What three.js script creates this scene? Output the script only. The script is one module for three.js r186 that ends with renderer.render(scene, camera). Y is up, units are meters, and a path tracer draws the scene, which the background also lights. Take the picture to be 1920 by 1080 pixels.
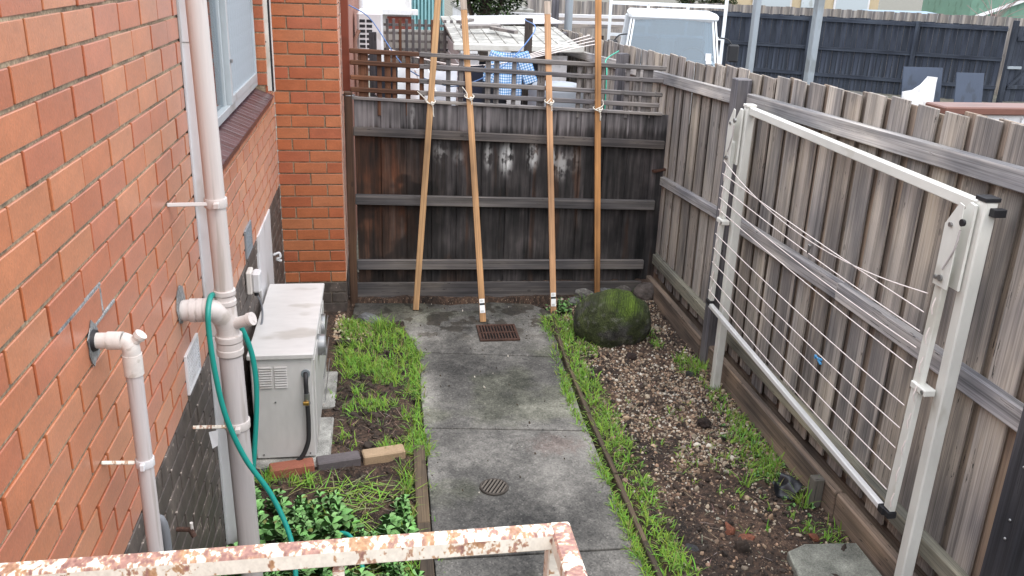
import * as THREE from 'three';
import { mergeGeometries } from 'three/addons/utils/BufferGeometryUtils.js';

// ------------------------------------------------------------------ camera, sky, sun, exposure
const scene = new THREE.Scene();
const CP = [0.7305, 2.6328, 1.9407], CR = [0.98904, 0.03327, 0.14486], CU = [0.0187, 0.9380, -0.3461], CF = [0.1473, -0.3451, -0.9269];
const FPX = 1651.3;
const camera = new THREE.PerspectiveCamera(36.216, 16 / 9, 0.05, 600);
camera.position.set(...CP); camera.up.set(...CU); camera.lookAt(CP[0] + CF[0], CP[1] + CF[1], CP[2] + CF[2]);
scene.add(camera);

{ // overcast sky: brighter overhead than at the horizon
  const w = 64, h = 64, d = new Float32Array(w * h * 4);
  for (let j = 0; j < h; j++) for (let i = 0; i < w; i++) {
    const el = ((j + 0.5) / h - 0.5) * Math.PI, s = Math.max(0, Math.sin(el));
    const L = el > 0 ? 1.5 * (0.62 + 0.38 * s) : 0.35;
    const k = (j * w + i) * 4; d[k] = L * 0.95; d[k + 1] = L * 1.0; d[k + 2] = L * 1.09; d[k + 3] = 1;
  }
  const t = new THREE.DataTexture(d, w, h, THREE.RGBAFormat, THREE.FloatType);
  t.mapping = THREE.EquirectangularReflectionMapping; t.magFilter = THREE.LinearFilter; t.minFilter = THREE.LinearFilter; t.needsUpdate = true;
  scene.background = t; scene.environment = t;
}
const sun = new THREE.DirectionalLight(0xfff4e6, 0.55);
sun.position.set(6, 14, 5); sun.target.position.set(1.5, 0, -3); sun.castShadow = true; sun.shadow.radius = 45;
sun.shadow.mapSize.set(2048, 2048);
Object.assign(sun.shadow.camera, { left: -14, right: 14, top: 14, bottom: -14, near: 0.5, far: 60 });
scene.add(sun, sun.target);
const renderer = new THREE.WebGLRenderer({ antialias: true });
renderer.setSize(1024, 576); renderer.toneMapping = THREE.LinearToneMapping; renderer.toneMappingExposure = 2.05;
renderer.shadowMap.enabled = true;

// ------------------------------------------------------------------ helpers
function mulberry(a) { return () => { a = (a + 0x6d2b79f5) | 0; let t = Math.imul(a ^ (a >>> 15), 1 | a); t = (t + Math.imul(t ^ (t >>> 7), 61 | t)) ^ t; return ((t ^ (t >>> 14)) >>> 0) / 4294967296; }; }
const rnd = mulberry(20177);
const R = (a, b) => a + (b - a) * rnd();
const clamp = (x, a = 0, b = 1) => Math.min(b, Math.max(a, x));
const mix = (a, b, t) => a + (b - a) * t;
const sst = (a, b, x) => { const t = clamp((x - a) / (b - a)); return t * t * (3 - 2 * t); };
const at = (u, v, t) => [0, 1, 2].map((i) => CP[i] + (CF[i] + CR[i] * (u - 960) / FPX - CU[i] * (v - 540) / FPX) * t);   // a point seen at a photo pixel, t metres in front of the camera
function toPixel(x, y, z) {
  const d = [x - CP[0], y - CP[1], z - CP[2]], dot = (a) => a[0] * d[0] + a[1] * d[1] + a[2] * d[2], f = dot(CF);
  return f > 0.05 ? [960 + FPX * dot(CR) / f, 540 - FPX * dot(CU) / f] : null;
}
const taken = new Map();
function numbered(n) { const k = taken.get(n) || 0; taken.set(n, k + 1); return k ? n + '_' + String(k).padStart(3, '0') : n; }
function tag(o, label, category, group) { o.userData.label = label; if (category) o.userData.category = category; if (group) o.userData.group = group; return o; }
function thing(name, label, category, pos = [0, 0, 0], group) {
  const g = new THREE.Group(); g.name = numbered(name); g.position.set(...pos); scene.add(g); return tag(g, label, category, group);
}
function part(name, geo, mat, parent, pos, rot) {
  const m = new THREE.Mesh(geo, mat); m.name = parent === scene ? numbered(name) : name; m.castShadow = m.receiveShadow = true;
  if (pos) m.position.set(...pos); if (rot) m.rotation.set(...rot); parent.add(m); return m;
}
function struct(name, geo, mat, label) { const m = part(name, geo, mat, scene); m.userData.kind = 'structure'; if (label) m.userData.label = label; return m; }
function stuff(name, geo, mat, label, category, parent = scene) { const m = part(name, geo, mat, parent); m.userData.kind = 'stuff'; if (label) m.userData.label = label; if (category && parent === scene) m.userData.category = category; return m; }

// box with chamfered edges; uv in metres, v along the grain axis g
function cb(w, h, d, { c = 0.002, g = 1, off = [rnd() * 7, rnd() * 7], min = false } = {}) {
  const H = [w / 2, h / 2, d / 2], tri = [];
  c = Math.min(c, w / 3, h / 3, d / 3);
  const P = (a, sa, b, sb, e, se) => { const p = [0, 0, 0]; p[a] = sa * H[a]; p[b] = sb * (H[b] - c); p[e] = se * (H[e] - c); return p; };
  const quad = (p, q, r, s) => { tri.push([p, q, r], [p, r, s]); };
  for (let a = 0; a < 3; a++) for (const s of [-1, 1]) { const b = (a + 1) % 3, e = (a + 2) % 3; quad(P(a, s, b, -1, e, -1), P(a, s, b, 1, e, -1), P(a, s, b, 1, e, 1), P(a, s, b, -1, e, 1)); }
  if (c > 0) {
    for (let a = 0; a < 3; a++) { const b = (a + 1) % 3, e = (a + 2) % 3; for (const sb of [-1, 1]) for (const se of [-1, 1]) quad(P(b, sb, e, se, a, -1), P(b, sb, e, se, a, 1), P(e, se, b, sb, a, 1), P(e, se, b, sb, a, -1)); }
    for (const x of [-1, 1]) for (const y of [-1, 1]) for (const z of [-1, 1]) tri.push([P(0, x, 1, y, 2, z), P(1, y, 2, z, 0, x), P(2, z, 0, x, 1, y)]);
  }
  return fromTris(tri, g, off);
}
function fromTris(tri, g = 1, off = [0, 0], outward = true) {
  const pos = [], nor = [], uv = [], A = new THREE.Vector3(), B = new THREE.Vector3(), N = new THREE.Vector3();
  for (let [p, q, r] of tri) {
    A.set(q[0] - p[0], q[1] - p[1], q[2] - p[2]); B.set(r[0] - p[0], r[1] - p[1], r[2] - p[2]); N.crossVectors(A, B);
    if (N.lengthSq() < 1e-16) continue;
    N.normalize();
    if (outward && N.x * (p[0] + q[0] + r[0]) + N.y * (p[1] + q[1] + r[1]) + N.z * (p[2] + q[2] + r[2]) < 0) { [q, r] = [r, q]; N.negate(); }
    const n = Math.abs(N.x) > 0.7 ? 0 : Math.abs(N.y) > 0.7 ? 1 : 2, m = n === g ? [(g + 1) % 3, (g + 2) % 3] : [3 - n - g, g];
    for (const v of [p, q, r]) { pos.push(...v); nor.push(N.x, N.y, N.z); uv.push(v[m[0]] + off[0], v[m[1]] + off[1]); }
  }
  return geoOf(pos, nor, uv);
}
function geoOf(pos, nor, uv, col) {
  const G = new THREE.BufferGeometry(); G.setAttribute('position', new THREE.Float32BufferAttribute(pos, 3));
  if (nor) G.setAttribute('normal', new THREE.Float32BufferAttribute(nor, 3)); else G.computeVertexNormals();
  if (uv) G.setAttribute('uv', new THREE.Float32BufferAttribute(uv, 2));
  if (col) G.setAttribute('color', new THREE.Float32BufferAttribute(col, 3));
  return G;
}
const V3 = (p) => new THREE.Vector3(...p);
function tube(pts, r, seg = 24, rad = 8, closed = false) { return new THREE.TubeGeometry(new THREE.CatmullRomCurve3(pts.map(V3), closed, 'centripetal'), seg, r, rad, closed); }
function rod(a, b, r, r2 = r, n = 12, open = false) {   // a round bar from a to b
  const A = V3(a), B = V3(b), L = A.distanceTo(B), G = new THREE.CylinderGeometry(r2, r, L, n, 1, open);
  G.applyQuaternion(new THREE.Quaternion().setFromUnitVectors(new THREE.Vector3(0, 1, 0), B.clone().sub(A).normalize())); G.translate((a[0] + b[0]) / 2, (a[1] + b[1]) / 2, (a[2] + b[2]) / 2); return G;
}
// rectangular bar from a to b: width w (across, horizontal-ish), depth d
function bar(a, b, w, d, opt = {}, side = [1, 0, 0]) {
  const A = V3(a), B = V3(b), L = A.distanceTo(B), G = cb(w, L, d, { g: 1, ...opt });
  const Y = B.clone().sub(A).normalize(), X = V3(side).addScaledVector(Y, -V3(side).dot(Y)).normalize(), Z = new THREE.Vector3().crossVectors(X, Y);
  G.applyMatrix4(new THREE.Matrix4().makeBasis(X, Y, Z).setPosition(A.clone().add(B).multiplyScalar(0.5))); return G;
}
const moved = (g, x, y, z) => { g.translate(x, y, z); return g; };
const turned = (g, rx, ry, rz) => { if (rx) g.rotateX(rx); if (ry) g.rotateY(ry); if (rz) g.rotateZ(rz); return g; };
function lathe(pts, n = 24) { return new THREE.LatheGeometry(pts.map((p) => new THREE.Vector2(...p)), n); }
function clean(gs) { return mergeGeometries(gs.map((g) => { const k = g.index ? g.toNonIndexed() : g; for (const n of Object.keys(k.attributes)) if (!['position', 'normal', 'uv'].includes(n)) k.deleteAttribute(n); return k; })); }

// ---- noise
const HASH = new Float32Array(65536); { const r = mulberry(99); for (let i = 0; i < 65536; i++) HASH[i] = r(); }
function vn(x, y, px, py, s) {
  let xi = Math.floor(x), yi = Math.floor(y); const fx = x - xi, fy = y - yi, u = fx * fx * (3 - 2 * fx), v = fy * fy * (3 - 2 * fy);
  const m = (a, p) => ((a % p) + p) % p, x0 = m(xi, px), x1 = m(xi + 1, px), y0 = m(yi, py), y1 = m(yi + 1, py);
  const h = (a, b) => HASH[(a * 7919 + b * 104729 + s * 1299709) & 65535];
  return mix(mix(h(x0, y0), h(x1, y0), u), mix(h(x0, y1), h(x1, y1), u), v);
}
function fbm(u, v, fx, fy, oct = 5, s = 0, gain = 0.5) { let a = 0, w = 0, k = 1; for (let o = 0; o < oct; o++) { a += k * vn(u * fx, v * fy, fx, fy, s + o); w += k; k *= gain; fx *= 2; fy *= 2; } return a / w; }
const H3 = (x, y, z, s) => HASH[(x * 7919 + y * 104729 + z * 15485863 + s * 1299709) & 65535];
function n3(x, y, z, s = 0) {
  const a = Math.floor(x), b = Math.floor(y), c = Math.floor(z), f = (t) => t * t * (3 - 2 * t), u = f(x - a), v = f(y - b), w = f(z - c);
  const l = (k) => mix(mix(H3(a, b, k, s), H3(a + 1, b, k, s), u), mix(H3(a, b + 1, k, s), H3(a + 1, b + 1, k, s), u), v);
  return mix(l(c), l(c + 1), w);
}
function tex(w, h, su, sv, fn, srgb = true) {   // su, sv: metres that one tile covers
  const d = new Uint8Array(w * h * 4);
  for (let j = 0; j < h; j++) for (let i = 0; i < w; i++) { const c = fn((i + 0.5) / w, (j + 0.5) / h), k = (j * w + i) * 4; if (typeof c === 'number') d[k] = d[k + 1] = d[k + 2] = clamp(c, 0, 255); else { d[k] = clamp(c[0], 0, 255); d[k + 1] = clamp(c[1], 0, 255); d[k + 2] = clamp(c[2], 0, 255); } d[k + 3] = 255; }
  const t = new THREE.DataTexture(d, w, h, THREE.RGBAFormat); t.wrapS = t.wrapT = THREE.RepeatWrapping; t.magFilter = THREE.LinearFilter; t.minFilter = THREE.LinearMipmapLinearFilter; t.generateMipmaps = true;
  if (srgb) t.colorSpace = THREE.SRGBColorSpace; t.repeat.set(1 / su, 1 / sv); t.needsUpdate = true; return t;
}
const mat = (o) => new THREE.MeshStandardMaterial({ roughness: 0.8, ...o });
const tone = (c, k) => { const q = new THREE.Color(c); q.r *= k; q.g *= k; q.b *= k; return q; };

// ------------------------------------------------------------------ textures
// weathered timber, grain along v
const knots = [[0.2, 0.13, 0.026], [0.72, 0.47, 0.022], [0.45, 0.81, 0.03]];
const woodFn = (crack, contrast) => (u, v) => {
  let kn = 0, u0 = u; for (const [a, b, r] of knots) { const dx = (u0 - a), dy = (v - b) * 2.2, d = Math.hypot(dx, dy) / r; if (d < 5) { u += dx * 0.55 * Math.exp(-d * 0.8); kn = Math.max(kn, sst(1.15, 0.75, d) * (0.75 + 0.25 * Math.sin(d * 16))); } }
  const w = u + 0.02 * fbm(u, v, 3, 2, 3, 50), a = fbm(w, v, 60, 3, 4, 1), b = fbm(w, v, 14, 2, 4, 7), c = fbm(w, v, 140, 5, 2, 13), e = fbm(u, v, 4, 5, 4, 21);
  let k = 0.78 + contrast * ((a - 0.5) * 0.6 + (b - 0.5) * 0.55 + (c - 0.5) * 0.4 + (e - 0.5) * 0.9) - 0.2 * kn;
  if (crack && Math.abs(b - 0.5) < 0.006 && e > 0.5) k *= 0.45;
  return [255 * k * (1 + 0.05 * (e - 0.5)), 252 * k, 250 * k * (1 - 0.12 * (e - 0.5))];
};
const T = {};
T.wood = tex(512, 1024, 0.42, 1.7, woodFn(true, 0.55));
T.woodBump = tex(512, 1024, 0.42, 1.7, (u, v) => { const w = u + 0.02 * fbm(u, v, 3, 2, 3, 50); return 255 * (0.5 * fbm(w, v, 60, 3, 4, 1) + 0.3 * fbm(w, v, 14, 2, 4, 7) + 0.2 * fbm(w, v, 140, 5, 2, 13)); }, false);
T.pine = tex(256, 1024, 0.2, 1.6, (u, v) => { const a = fbm(u + 0.03 * fbm(u, v, 2, 2, 2, 4), v, 24, 2, 4, 31), b = fbm(u, v, 90, 4, 2, 37), c = fbm(u, v, 2, 6, 3, 39); const k = 0.78 + 0.3 * (a - 0.5) + 0.14 * (b - 0.5) + 0.35 * (c - 0.5); return [255 * k, 250 * k, 246 * k]; });
T.brick = tex(512, 512, 0.5, 0.5, (u, v) => { const a = fbm(u, v, 5, 5, 4, 61), b = fbm(u, v, 90, 90, 2, 67), c = fbm(u, v, 40, 12, 3, 71); let k = 0.86 + 0.13 * (a - 0.5) + 0.1 * (b - 0.5) + 0.06 * (c - 0.5); if (b > 0.88) k *= 0.8; if (fbm(u, v, 70, 70, 2, 76) > 0.86) k *= 1.16; return [255 * k, 252 * k, 250 * k]; });
T.grit = tex(512, 512, 0.5, 0.5, (u, v) => { const a = fbm(u, v, 6, 6, 5, 81), b = fbm(u, v, 120, 120, 2, 83); return 255 * (0.74 + 0.5 * (a - 0.5) + 0.3 * (b - 0.5)); });
T.gritBump = tex(512, 512, 0.5, 0.5, (u, v) => 255 * (0.5 * fbm(u, v, 20, 20, 4, 85) + 0.5 * fbm(u, v, 128, 128, 2, 86)), false);
T.mott = tex(512, 512, 1.3, 1.3, (u, v) => { const a = fbm(u, v, 4, 4, 5, 91), b = fbm(u, v, 60, 20, 3, 93), s = sst(0.6, 0.75, fbm(u, v, 9, 5, 4, 95)); const k = 0.9 + 0.1 * (a - 0.5) + 0.05 * (b - 0.5) - 0.09 * s; return [255 * k, 253 * k * (1 - 0.01 * s), 250 * k * (1 - 0.03 * s)]; });
T.mortar = tex(512, 512, 0.6, 0.6, (u, v) => { const a = fbm(u, v, 6, 6, 5, 101), b = fbm(u, v, 100, 100, 2, 103); const k = 0.72 + 0.55 * (a - 0.5) + 0.35 * (b - 0.5); return [255 * k, 250 * k, 240 * k]; });
T.scuff = tex(1024, 512, 1.9, 0.7, (u, v) => {   // dark brown wall paint with pale scuffs where it has come off
  const a = fbm(u, v, 12, 10, 4, 111), b = fbm(u, v, 110, 60, 3, 113), s = sst(0.69, 0.76, b) * sst(0.5, 0.62, a), k = 0.75 + 0.5 * (a - 0.5) + 0.2 * (b - 0.5);
  return [mix(112 * k, 175, s), mix(100 * k, 160, s), mix(93 * k, 148, s)];
});
T.soil = tex(1024, 1024, 1.1, 1.1, (u, v) => {
  const a = fbm(u, v, 6, 6, 5, 121), b = fbm(u, v, 70, 70, 3, 123), c = fbm(u, v, 200, 200, 2, 127), k = 0.5 + 0.7 * (a - 0.5) + 0.8 * (b - 0.5);
  let r = [92 * k + 14, 72 * k + 10, 58 * k + 8]; if (c > 0.8) r = [150, 128, 108]; else if (c < 0.2) r = [30, 22, 18]; return r;
});
// concrete path laid out in metres: u = (x-0.5)/1.8, v = (-z-0.8)/4.2
T.path = tex(1024, 2048, 1, 1, (u, v) => {
  const x = 0.5 + u * 1.8, z = 0.8 + v * 4.2;
  const a = fbm(u, v, 4, 9, 5, 131), b = fbm(u, v, 14, 32, 4, 133), c = fbm(u, v, 260, 520, 2, 137), e = fbm(u, v, 60, 140, 3, 139), m = fbm(u, v, 3, 7, 4, 141);
  let k = 0.43 + 0.38 * (a - 0.5) + 0.17 * (b - 0.5) + 0.2 * (c - 0.5) + 0.16 * (e - 0.5);
  const wear = 1.3 * sst(0.14, 0.0, Math.abs(x - 1.0) + 0.16 * (b - 0.5)) + 0.7 * sst(0.13, 0, Math.abs(x - 1.9) + 0.16 * (e - 0.5)); k += 0.09 * wear;   // scrubbed edges
  k -= 0.08 * sst(0.5, 0.62, m);                                                    // damp grime in patches
  const g = sst(0.52, 0.66, fbm(u, v, 4, 10, 4, 147));
  if (c > 0.85) k += 0.1; if (c < 0.15) k -= 0.12;
  let r = [228 * k, 222 * k, 211 * k]; r[0] -= 2 * g; r[2] -= 6 * g;
  const pk = sst(0.22, 0.05, Math.hypot(x - 1.72, (z - 2.48) * 1.4) + 0.2 * (e - 0.5)); r[0] += 8 * pk; r[1] += 1 * pk;   // pinkish stain
  if (z > 3.9) { const f = sst(0.5, 0.6, fbm(u, v, 20, 40, 3, 149)) * sst(3.95, 4.3, z); r = [r[0] * (1 - 0.35 * f), r[1] * (1 - 0.38 * f), r[2] * (1 - 0.42 * f)]; }   // scattered dirt
  return r;
});
// peeling paint over rust; u<0.5 mostly rusted (weather side), u>0.5 mostly painted
T.rust = tex(512, 1024, 1, 1, (u, v) => {
  const a = fbm(u, v, 16, 44, 5, 151, 0.62), b = fbm(u, v, 60, 160, 3, 153), c = fbm(u, v, 8, 18, 4, 157), th = u < 0.5 ? 0.5 : 0.38;
  const q = a * 0.75 + b * 0.25;
  const pt = [222 + 30 * (b - 0.5), 214 + 30 * (b - 0.5), 200 + 30 * (b - 0.5)], ox = [158 + 80 * (b - 0.5), 118 + 70 * (b - 0.5), 106 + 60 * (b - 0.5)], ru = [176 + 80 * (b - 0.5), 134 + 70 * (b - 0.5), 98 + 60 * (b - 0.5)];
  const base = [0, 1, 2].map((i) => mix(ox[i], ru[i], sst(0.45, 0.62, c)));
  const s = sst(th - 0.075, th + 0.06, q), edge = sst(0.05, 0.01, Math.abs(q - th));
  return base.map((k, i) => mix(k, pt[i], s) * (1 - 0.18 * edge * (i + 1) / 2));
});
// the far fence's boards: old dark stain, brown where it has faded, smears of white paint. u = (x-0.45)/2.7, v = y/1.75
const smear = [[1.22, 1.22, 0.06, 0.09, 0.35], [1.36, 1.18, 0.05, 0.06, 0.35], [1.60, 1.18, 0.035, 0.12, 0.55], [1.745, 1.17, 0.06, 0.14, 1.0], [1.96, 1.2, 0.05, 0.13, 0.85], [2.13, 1.14, 0.03, 0.16, 0.7], [2.2, 1.12, 0.05, 0.14, 0.6], [2.3, 1.15, 0.06, 0.1, 0.3], [1.73, 0.1, 0.05, 0.03, 0.35], [1.0, 1.5, 0.02, 0.1, 0.4]];
T.far = tex(1024, 1024, 1, 1, (u, v) => {
  const x = 0.45 + u * 2.7, y = v * 1.75;
  const st = fbm(u, v, 130, 4, 4, 161), bl = fbm(u, v, 12, 7, 5, 163), fi = fbm(u, v, 260, 16, 3, 167);
  let k = 0.62 + 0.6 * (st - 0.5) + 0.85 * (bl - 0.5) + 0.3 * (fi - 0.5);
  let c = [98 * k, 90 * k, 89 * k];
  const br = clamp(sst(1.25, 0.7, x + 0.5 * (st - 0.5)) * 0.85 + sst(0.58, 0.7, fbm(u, v, 30, 3, 4, 171)) * 0.55) * sst(1.5, 1.3, y);
  c = [mix(c[0], 120 * k, br), mix(c[1], 72 * k, br), mix(c[2], 46 * k, br)];
  const bk = sst(0.54, 0.66, fbm(u, v, 9, 6, 4, 173)) * (x < 1.2 ? 1 : 0.4); c = c.map((q) => q * (1 - 0.45 * bk));
  const up = sst(1.36, 1.44, y + 0.1 * (st - 0.5)); const gk = 0.72 + 0.9 * (st - 0.5) + 0.6 * (bl - 0.5); c = [mix(c[0], 134 * gk, up), mix(c[1], 127 * gk, up), mix(c[2], 127 * gk, up)];   // silvered boards above the top rail
  const lo = sst(0.62, 0.4, y + 0.5 * (st - 0.5)) * 0.35; c = [mix(c[0], 98 * k, lo), mix(c[1], 93 * k, lo), mix(c[2], 92 * k, lo)];
  for (const [sx, sy, w, h, s] of smear) { const d = Math.hypot((x - sx) / w, (y - sy) / h); if (d < 1.6) { const q = Math.min(1, s * 1.35) * sst(1.4, 0.35, d) * sst(0.36, 0.56, 0.5 * st + 0.5 * fbm(u, v, 90, 40, 3, 177)); c = [mix(c[0], 205, q), mix(c[1], 203, q), mix(c[2], 200, q)]; } }
  return c;
});
T.check = tex(256, 256, 0.1, 0.1, (u, v) => { const f = (t) => (((t * 4) % 1) < 0.5 ? 1 : 0), a = f(u) + f(v), l = ((u * 4) % 1 > 0.22 && (u * 4) % 1 < 0.28) || ((v * 4) % 1 > 0.22 && (v * 4) % 1 < 0.28); const c = [[232, 238, 246], [158, 196, 234], [98, 156, 216]][a]; return l ? [80, 110, 160] : c; });
T.moss = tex(512, 512, 0.35, 0.35, (u, v) => { const a = fbm(u, v, 8, 8, 5, 181), b = fbm(u, v, 80, 80, 3, 183); const k = 0.75 + 0.55 * (a - 0.5) + 0.7 * (b - 0.5); return 255 * k; });
T.weave = tex(256, 256, 0.09, 0.09, (u, v) => { const s = (t) => Math.abs(((t * 40) % 1) - 0.5); const k = 0.82 + 0.12 * (fbm(u, v, 4, 4, 4, 187) - 0.5) + (s(u) > 0.32 || s(v) > 0.32 ? 0.1 : -0.1); return [232 * k, 236 * k, 240 * k]; });

// ------------------------------------------------------------------ materials
const wood = (hex, o = {}) => mat({ color: hex, map: T.wood, bumpMap: T.woodBump, bumpScale: 0.0025, roughness: 0.88, ...o });
const M = {
  silver: ['#c4bcb4', '#bbb2aa', '#c8c0b7', '#b6aca2', '#c0b6aa'].map((c) => wood(c)),
  behind: ['#ad9c8c', '#a89584', '#b3a494'].map((c) => wood(c)),  // rear palings: less weathered brown, with some gap shade put into the colour
  railGrey: wood('#cbc7c6'), railTop: wood('#cdc9c6'), railMoss: wood('#aaa694'), postGrey: wood('#8a878b'), darkPost: wood('#4a494e'),
  sleeper: wood('#998676'), stake: wood('#837e76'), edging: wood('#6a5b49'),
  far: [1.25, 1.1, 1.0].map((k) => mat({ color: tone('#ffffff', k * 0.8), map: T.far, bumpMap: T.woodBump, bumpScale: 0.001, roughness: 0.86 })),
  farBack: mat({ color: tone('#ffffff', 0.88), map: T.far, roughness: 0.9 }),
  farRail: wood('#7c7775'), farRailTop: wood('#776f6b'), lattice: wood('#98928f'), latticeBrown: wood('#80573f'), latticeDark: wood('#858080'), brownPost: wood('#5e4636'), redBoard: mat({ color: '#8a4630', map: T.mott, roughness: 0.7 }),
  pine: ['#e0b381', '#dcab78', '#d5a67c', '#d99f66'].map((c) => mat({ color: c, map: T.pine, roughness: 0.7 })), pineGrey: mat({ color: '#c3b4a6', map: T.pine, roughness: 0.8 }),
  brick: ['#d08056', '#cc7a50', '#d3865c', '#c97654', '#c5714c'].map((c) => new THREE.MeshPhysicalMaterial({ sheen: 0.6, sheenColor: new THREE.Color(1, 0.9, 0.8), sheenRoughness: 0.7, color: c, map: T.brick, bumpMap: T.gritBump, bumpScale: 0.0005, roughness: 0.36 })),
  dark: mat({ color: '#ffffff', map: T.scuff, bumpMap: T.gritBump, bumpScale: 0.001, roughness: 0.6 }),
  mortar: mat({ color: '#c6b59d', map: T.mortar, bumpMap: T.gritBump, bumpScale: 0.002, roughness: 0.95 }),
  mortarPerp: mat({ color: '#cdb59b', map: T.mortar, roughness: 0.95 }),
  mortarDark: mat({ color: '#a09688', map: T.mortar, roughness: 0.95 }),
  sill: ['#5c4248', '#54393f', '#634a50'].map((c) => mat({ color: c, map: T.brick, roughness: 0.28 })), sillJoint: mat({ color: '#8d7d78', map: T.mortar }),
  pvc: mat({ color: '#e2dad7', map: T.mott, roughness: 0.42 }), pvcGrey: mat({ color: '#cfc8c8', map: T.mott, roughness: 0.5 }), pvcWhite: mat({ color: '#e8e2dd', map: T.mott, roughness: 0.45 }),
  white: mat({ color: '#ececf0', map: T.mott, roughness: 0.4 }), cream: mat({ color: '#eeeee8', map: T.mott, roughness: 0.38 }), whiteBar: mat({ color: '#ececec', map: T.mott, roughness: 0.3 }),
  alu: mat({ color: '#cfd8de', map: T.mott, roughness: 0.35, metalness: 0.25 }), screen: mat({ color: '#c6ccd0', map: T.weave, roughness: 0.75 }),
  black: mat({ color: '#1c1c20', roughness: 0.55 }), rubber: mat({ color: '#2c2b2d', roughness: 0.6 }), steel: mat({ color: '#9c9c9c', roughness: 0.35, metalness: 0.8 }), galv: mat({ color: '#aab4bd', map: T.mott, roughness: 0.42, metalness: 0.45 }), brass: mat({ color: '#b08a48', roughness: 0.35, metalness: 0.8 }),
  heater: mat({ color: '#dddbda', map: T.mott, roughness: 0.45 }), heaterTop: mat({ color: '#dddbda', map: T.mott, roughness: 0.34 }),
  hose: mat({ color: '#1f9084', roughness: 0.38 }), rope: mat({ color: '#d8d2c6', roughness: 0.9 }), cord: mat({ color: '#e8dcd6', roughness: 0.6 }),
  concrete: mat({ color: '#b3b0a8', map: T.grit, bumpMap: T.gritBump, bumpScale: 0.003, roughness: 0.92 }), path: mat({ map: T.path, bumpMap: T.gritBump, bumpScale: 0.002, roughness: 0.8 }),
  soil: mat({ map: T.soil, bumpMap: T.gritBump, bumpScale: 0.01, roughness: 0.97 }), rustGrate: mat({ color: '#6e4f42', map: T.grit, roughness: 0.8, metalness: 0.2 }), rust: mat({ map: T.rust, roughness: 0.6 }),
  cement: mat({ color: '#b4b8be', map: T.mortar, roughness: 0.9 }),
};

// ------------------------------------------------------------------ the ground
const nz = (x, z) => { let a = 0, k = 1, f = 3; for (let o = 0; o < 4; o++) { a += k * (n3(x * f + 9, 4.2 + o, z * f + 31, o) - 0.5); k *= 0.55; f *= 2.1; } return a; };
function groundY(x, z) {
  const inPath = (x > 0.9 && x < 2.02 && z > -4.9) || (z < -4.4 && z > -4.9 && x < 2.15 && x > 0.45);
  let y = 0.03 * nz(x, z) + 0.012 * nz(x * 4.1, z * 4.1);
  if (x < 0.95 && z > -2.3) y += -0.01; else if (x < 0.95) y += 0.012;
  if (x > 2) y += 0.01 + 0.02 * sst(-1.9, -1.3, z);
  if (inPath) y = -0.05;
  return y;
}
{
  const x0 = -0.05, x1 = 3.15, z0 = 0.9, z1 = -5.6, nx = 128, nZ = 260, pos = [], uv = [], idx = [];
  for (let j = 0; j <= nZ; j++) for (let i = 0; i <= nx; i++) { const x = mix(x0, x1, i / nx), z = mix(z0, z1, j / nZ); pos.push(x, groundY(x, z), z); uv.push(x, -z); }
  for (let j = 0; j < nZ; j++) for (let i = 0; i < nx; i++) { const a = j * (nx + 1) + i, b = a + 1, c = a + nx + 1, d = c + 1; idx.push(a, b, c, b, d, c); }
  const G = new THREE.BufferGeometry(); G.setAttribute('position', new THREE.Float32BufferAttribute(pos, 3)); G.setAttribute('uv', new THREE.Float32BufferAttribute(uv, 2)); G.setIndex(idx); G.computeVertexNormals();
  struct('garden_soil', G, M.soil, 'dark brown garden soil of the side yard');
  const P = new THREE.PlaneGeometry(500, 500); P.rotateX(-Math.PI / 2); P.translate(0, -0.09, 0); const q = P.attributes.uv; for (let i = 0; i < q.count; i++) q.setXY(i, q.getX(i) * 500, q.getY(i) * 500);
  struct('ground', P, mat({ color: '#8b8778', map: T.grit, roughness: 0.95 }), 'grey gravelly ground of the neighbouring yards');
}
// concrete path, slab by slab (outline in x, -z)
const pathGroup = new THREE.Group(); pathGroup.name = 'path'; pathGroup.userData = { kind: 'structure', label: 'stained grey concrete path of large slabs' }; scene.add(pathGroup);
function slab(pts, top, m = M.path, name = 'slab', parent = pathGroup) {
  const s = new THREE.Shape(pts.map((p) => new THREE.Vector2(p[0], -p[1])));
  const G = new THREE.ExtrudeGeometry(s, { depth: 0.07, bevelEnabled: true, bevelThickness: 0.006, bevelSize: 0.006, bevelOffset: -0.006, bevelSegments: 2 }); G.rotateX(-Math.PI / 2); G.translate(0, top - 0.076, 0);
  const p = G.attributes.position, u = G.attributes.uv; for (let i = 0; i < p.count; i++) u.setXY(i, (p.getX(i) - 0.5) / 1.8, (-p.getZ(i) - 0.8) / 4.2);
  return part(name, G, m, parent);
}
const wob = (a, b, n, amp, s) => Array.from({ length: n }, (_, i) => [mix(a[0], b[0], i / n) + (i ? amp * (n3(i * 0.9, s, 1.5) - 0.5) : 0), mix(a[1], b[1], i / n)]);
slab([[0.96, 0.2], [1.95, 0.2], [1.925, -1.486], [0.955, -1.497]], 0.0);
slab([[0.955, -1.508], [1.925, -1.497], ...wob([1.925, -1.6], [1.955, -2.625], 6, 0.02, 3), [1.955, -2.625], [0.972, -2.745], ...wob([0.972, -2.6], [0.96, -1.7], 5, 0.02, 4)], 0.002);
slab([[0.972, -2.759], [1.955, -2.64], ...wob([1.955, -2.7], [1.995, -3.69], 6, 0.02, 5), [1.995, -3.69], [0.992, -3.845], ...wob([0.99, -3.7], [0.975, -2.85], 5, 0.02, 6)], 0.0);
slab([[0.992, -3.853], [1.995, -3.698], [2.06, -4.3], [2.1, -4.55], [1.95, -4.74], [1.62, -4.8], [1.32, -4.76], [0.86, -4.45], [0.93, -4.15]], 0.003);
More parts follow.
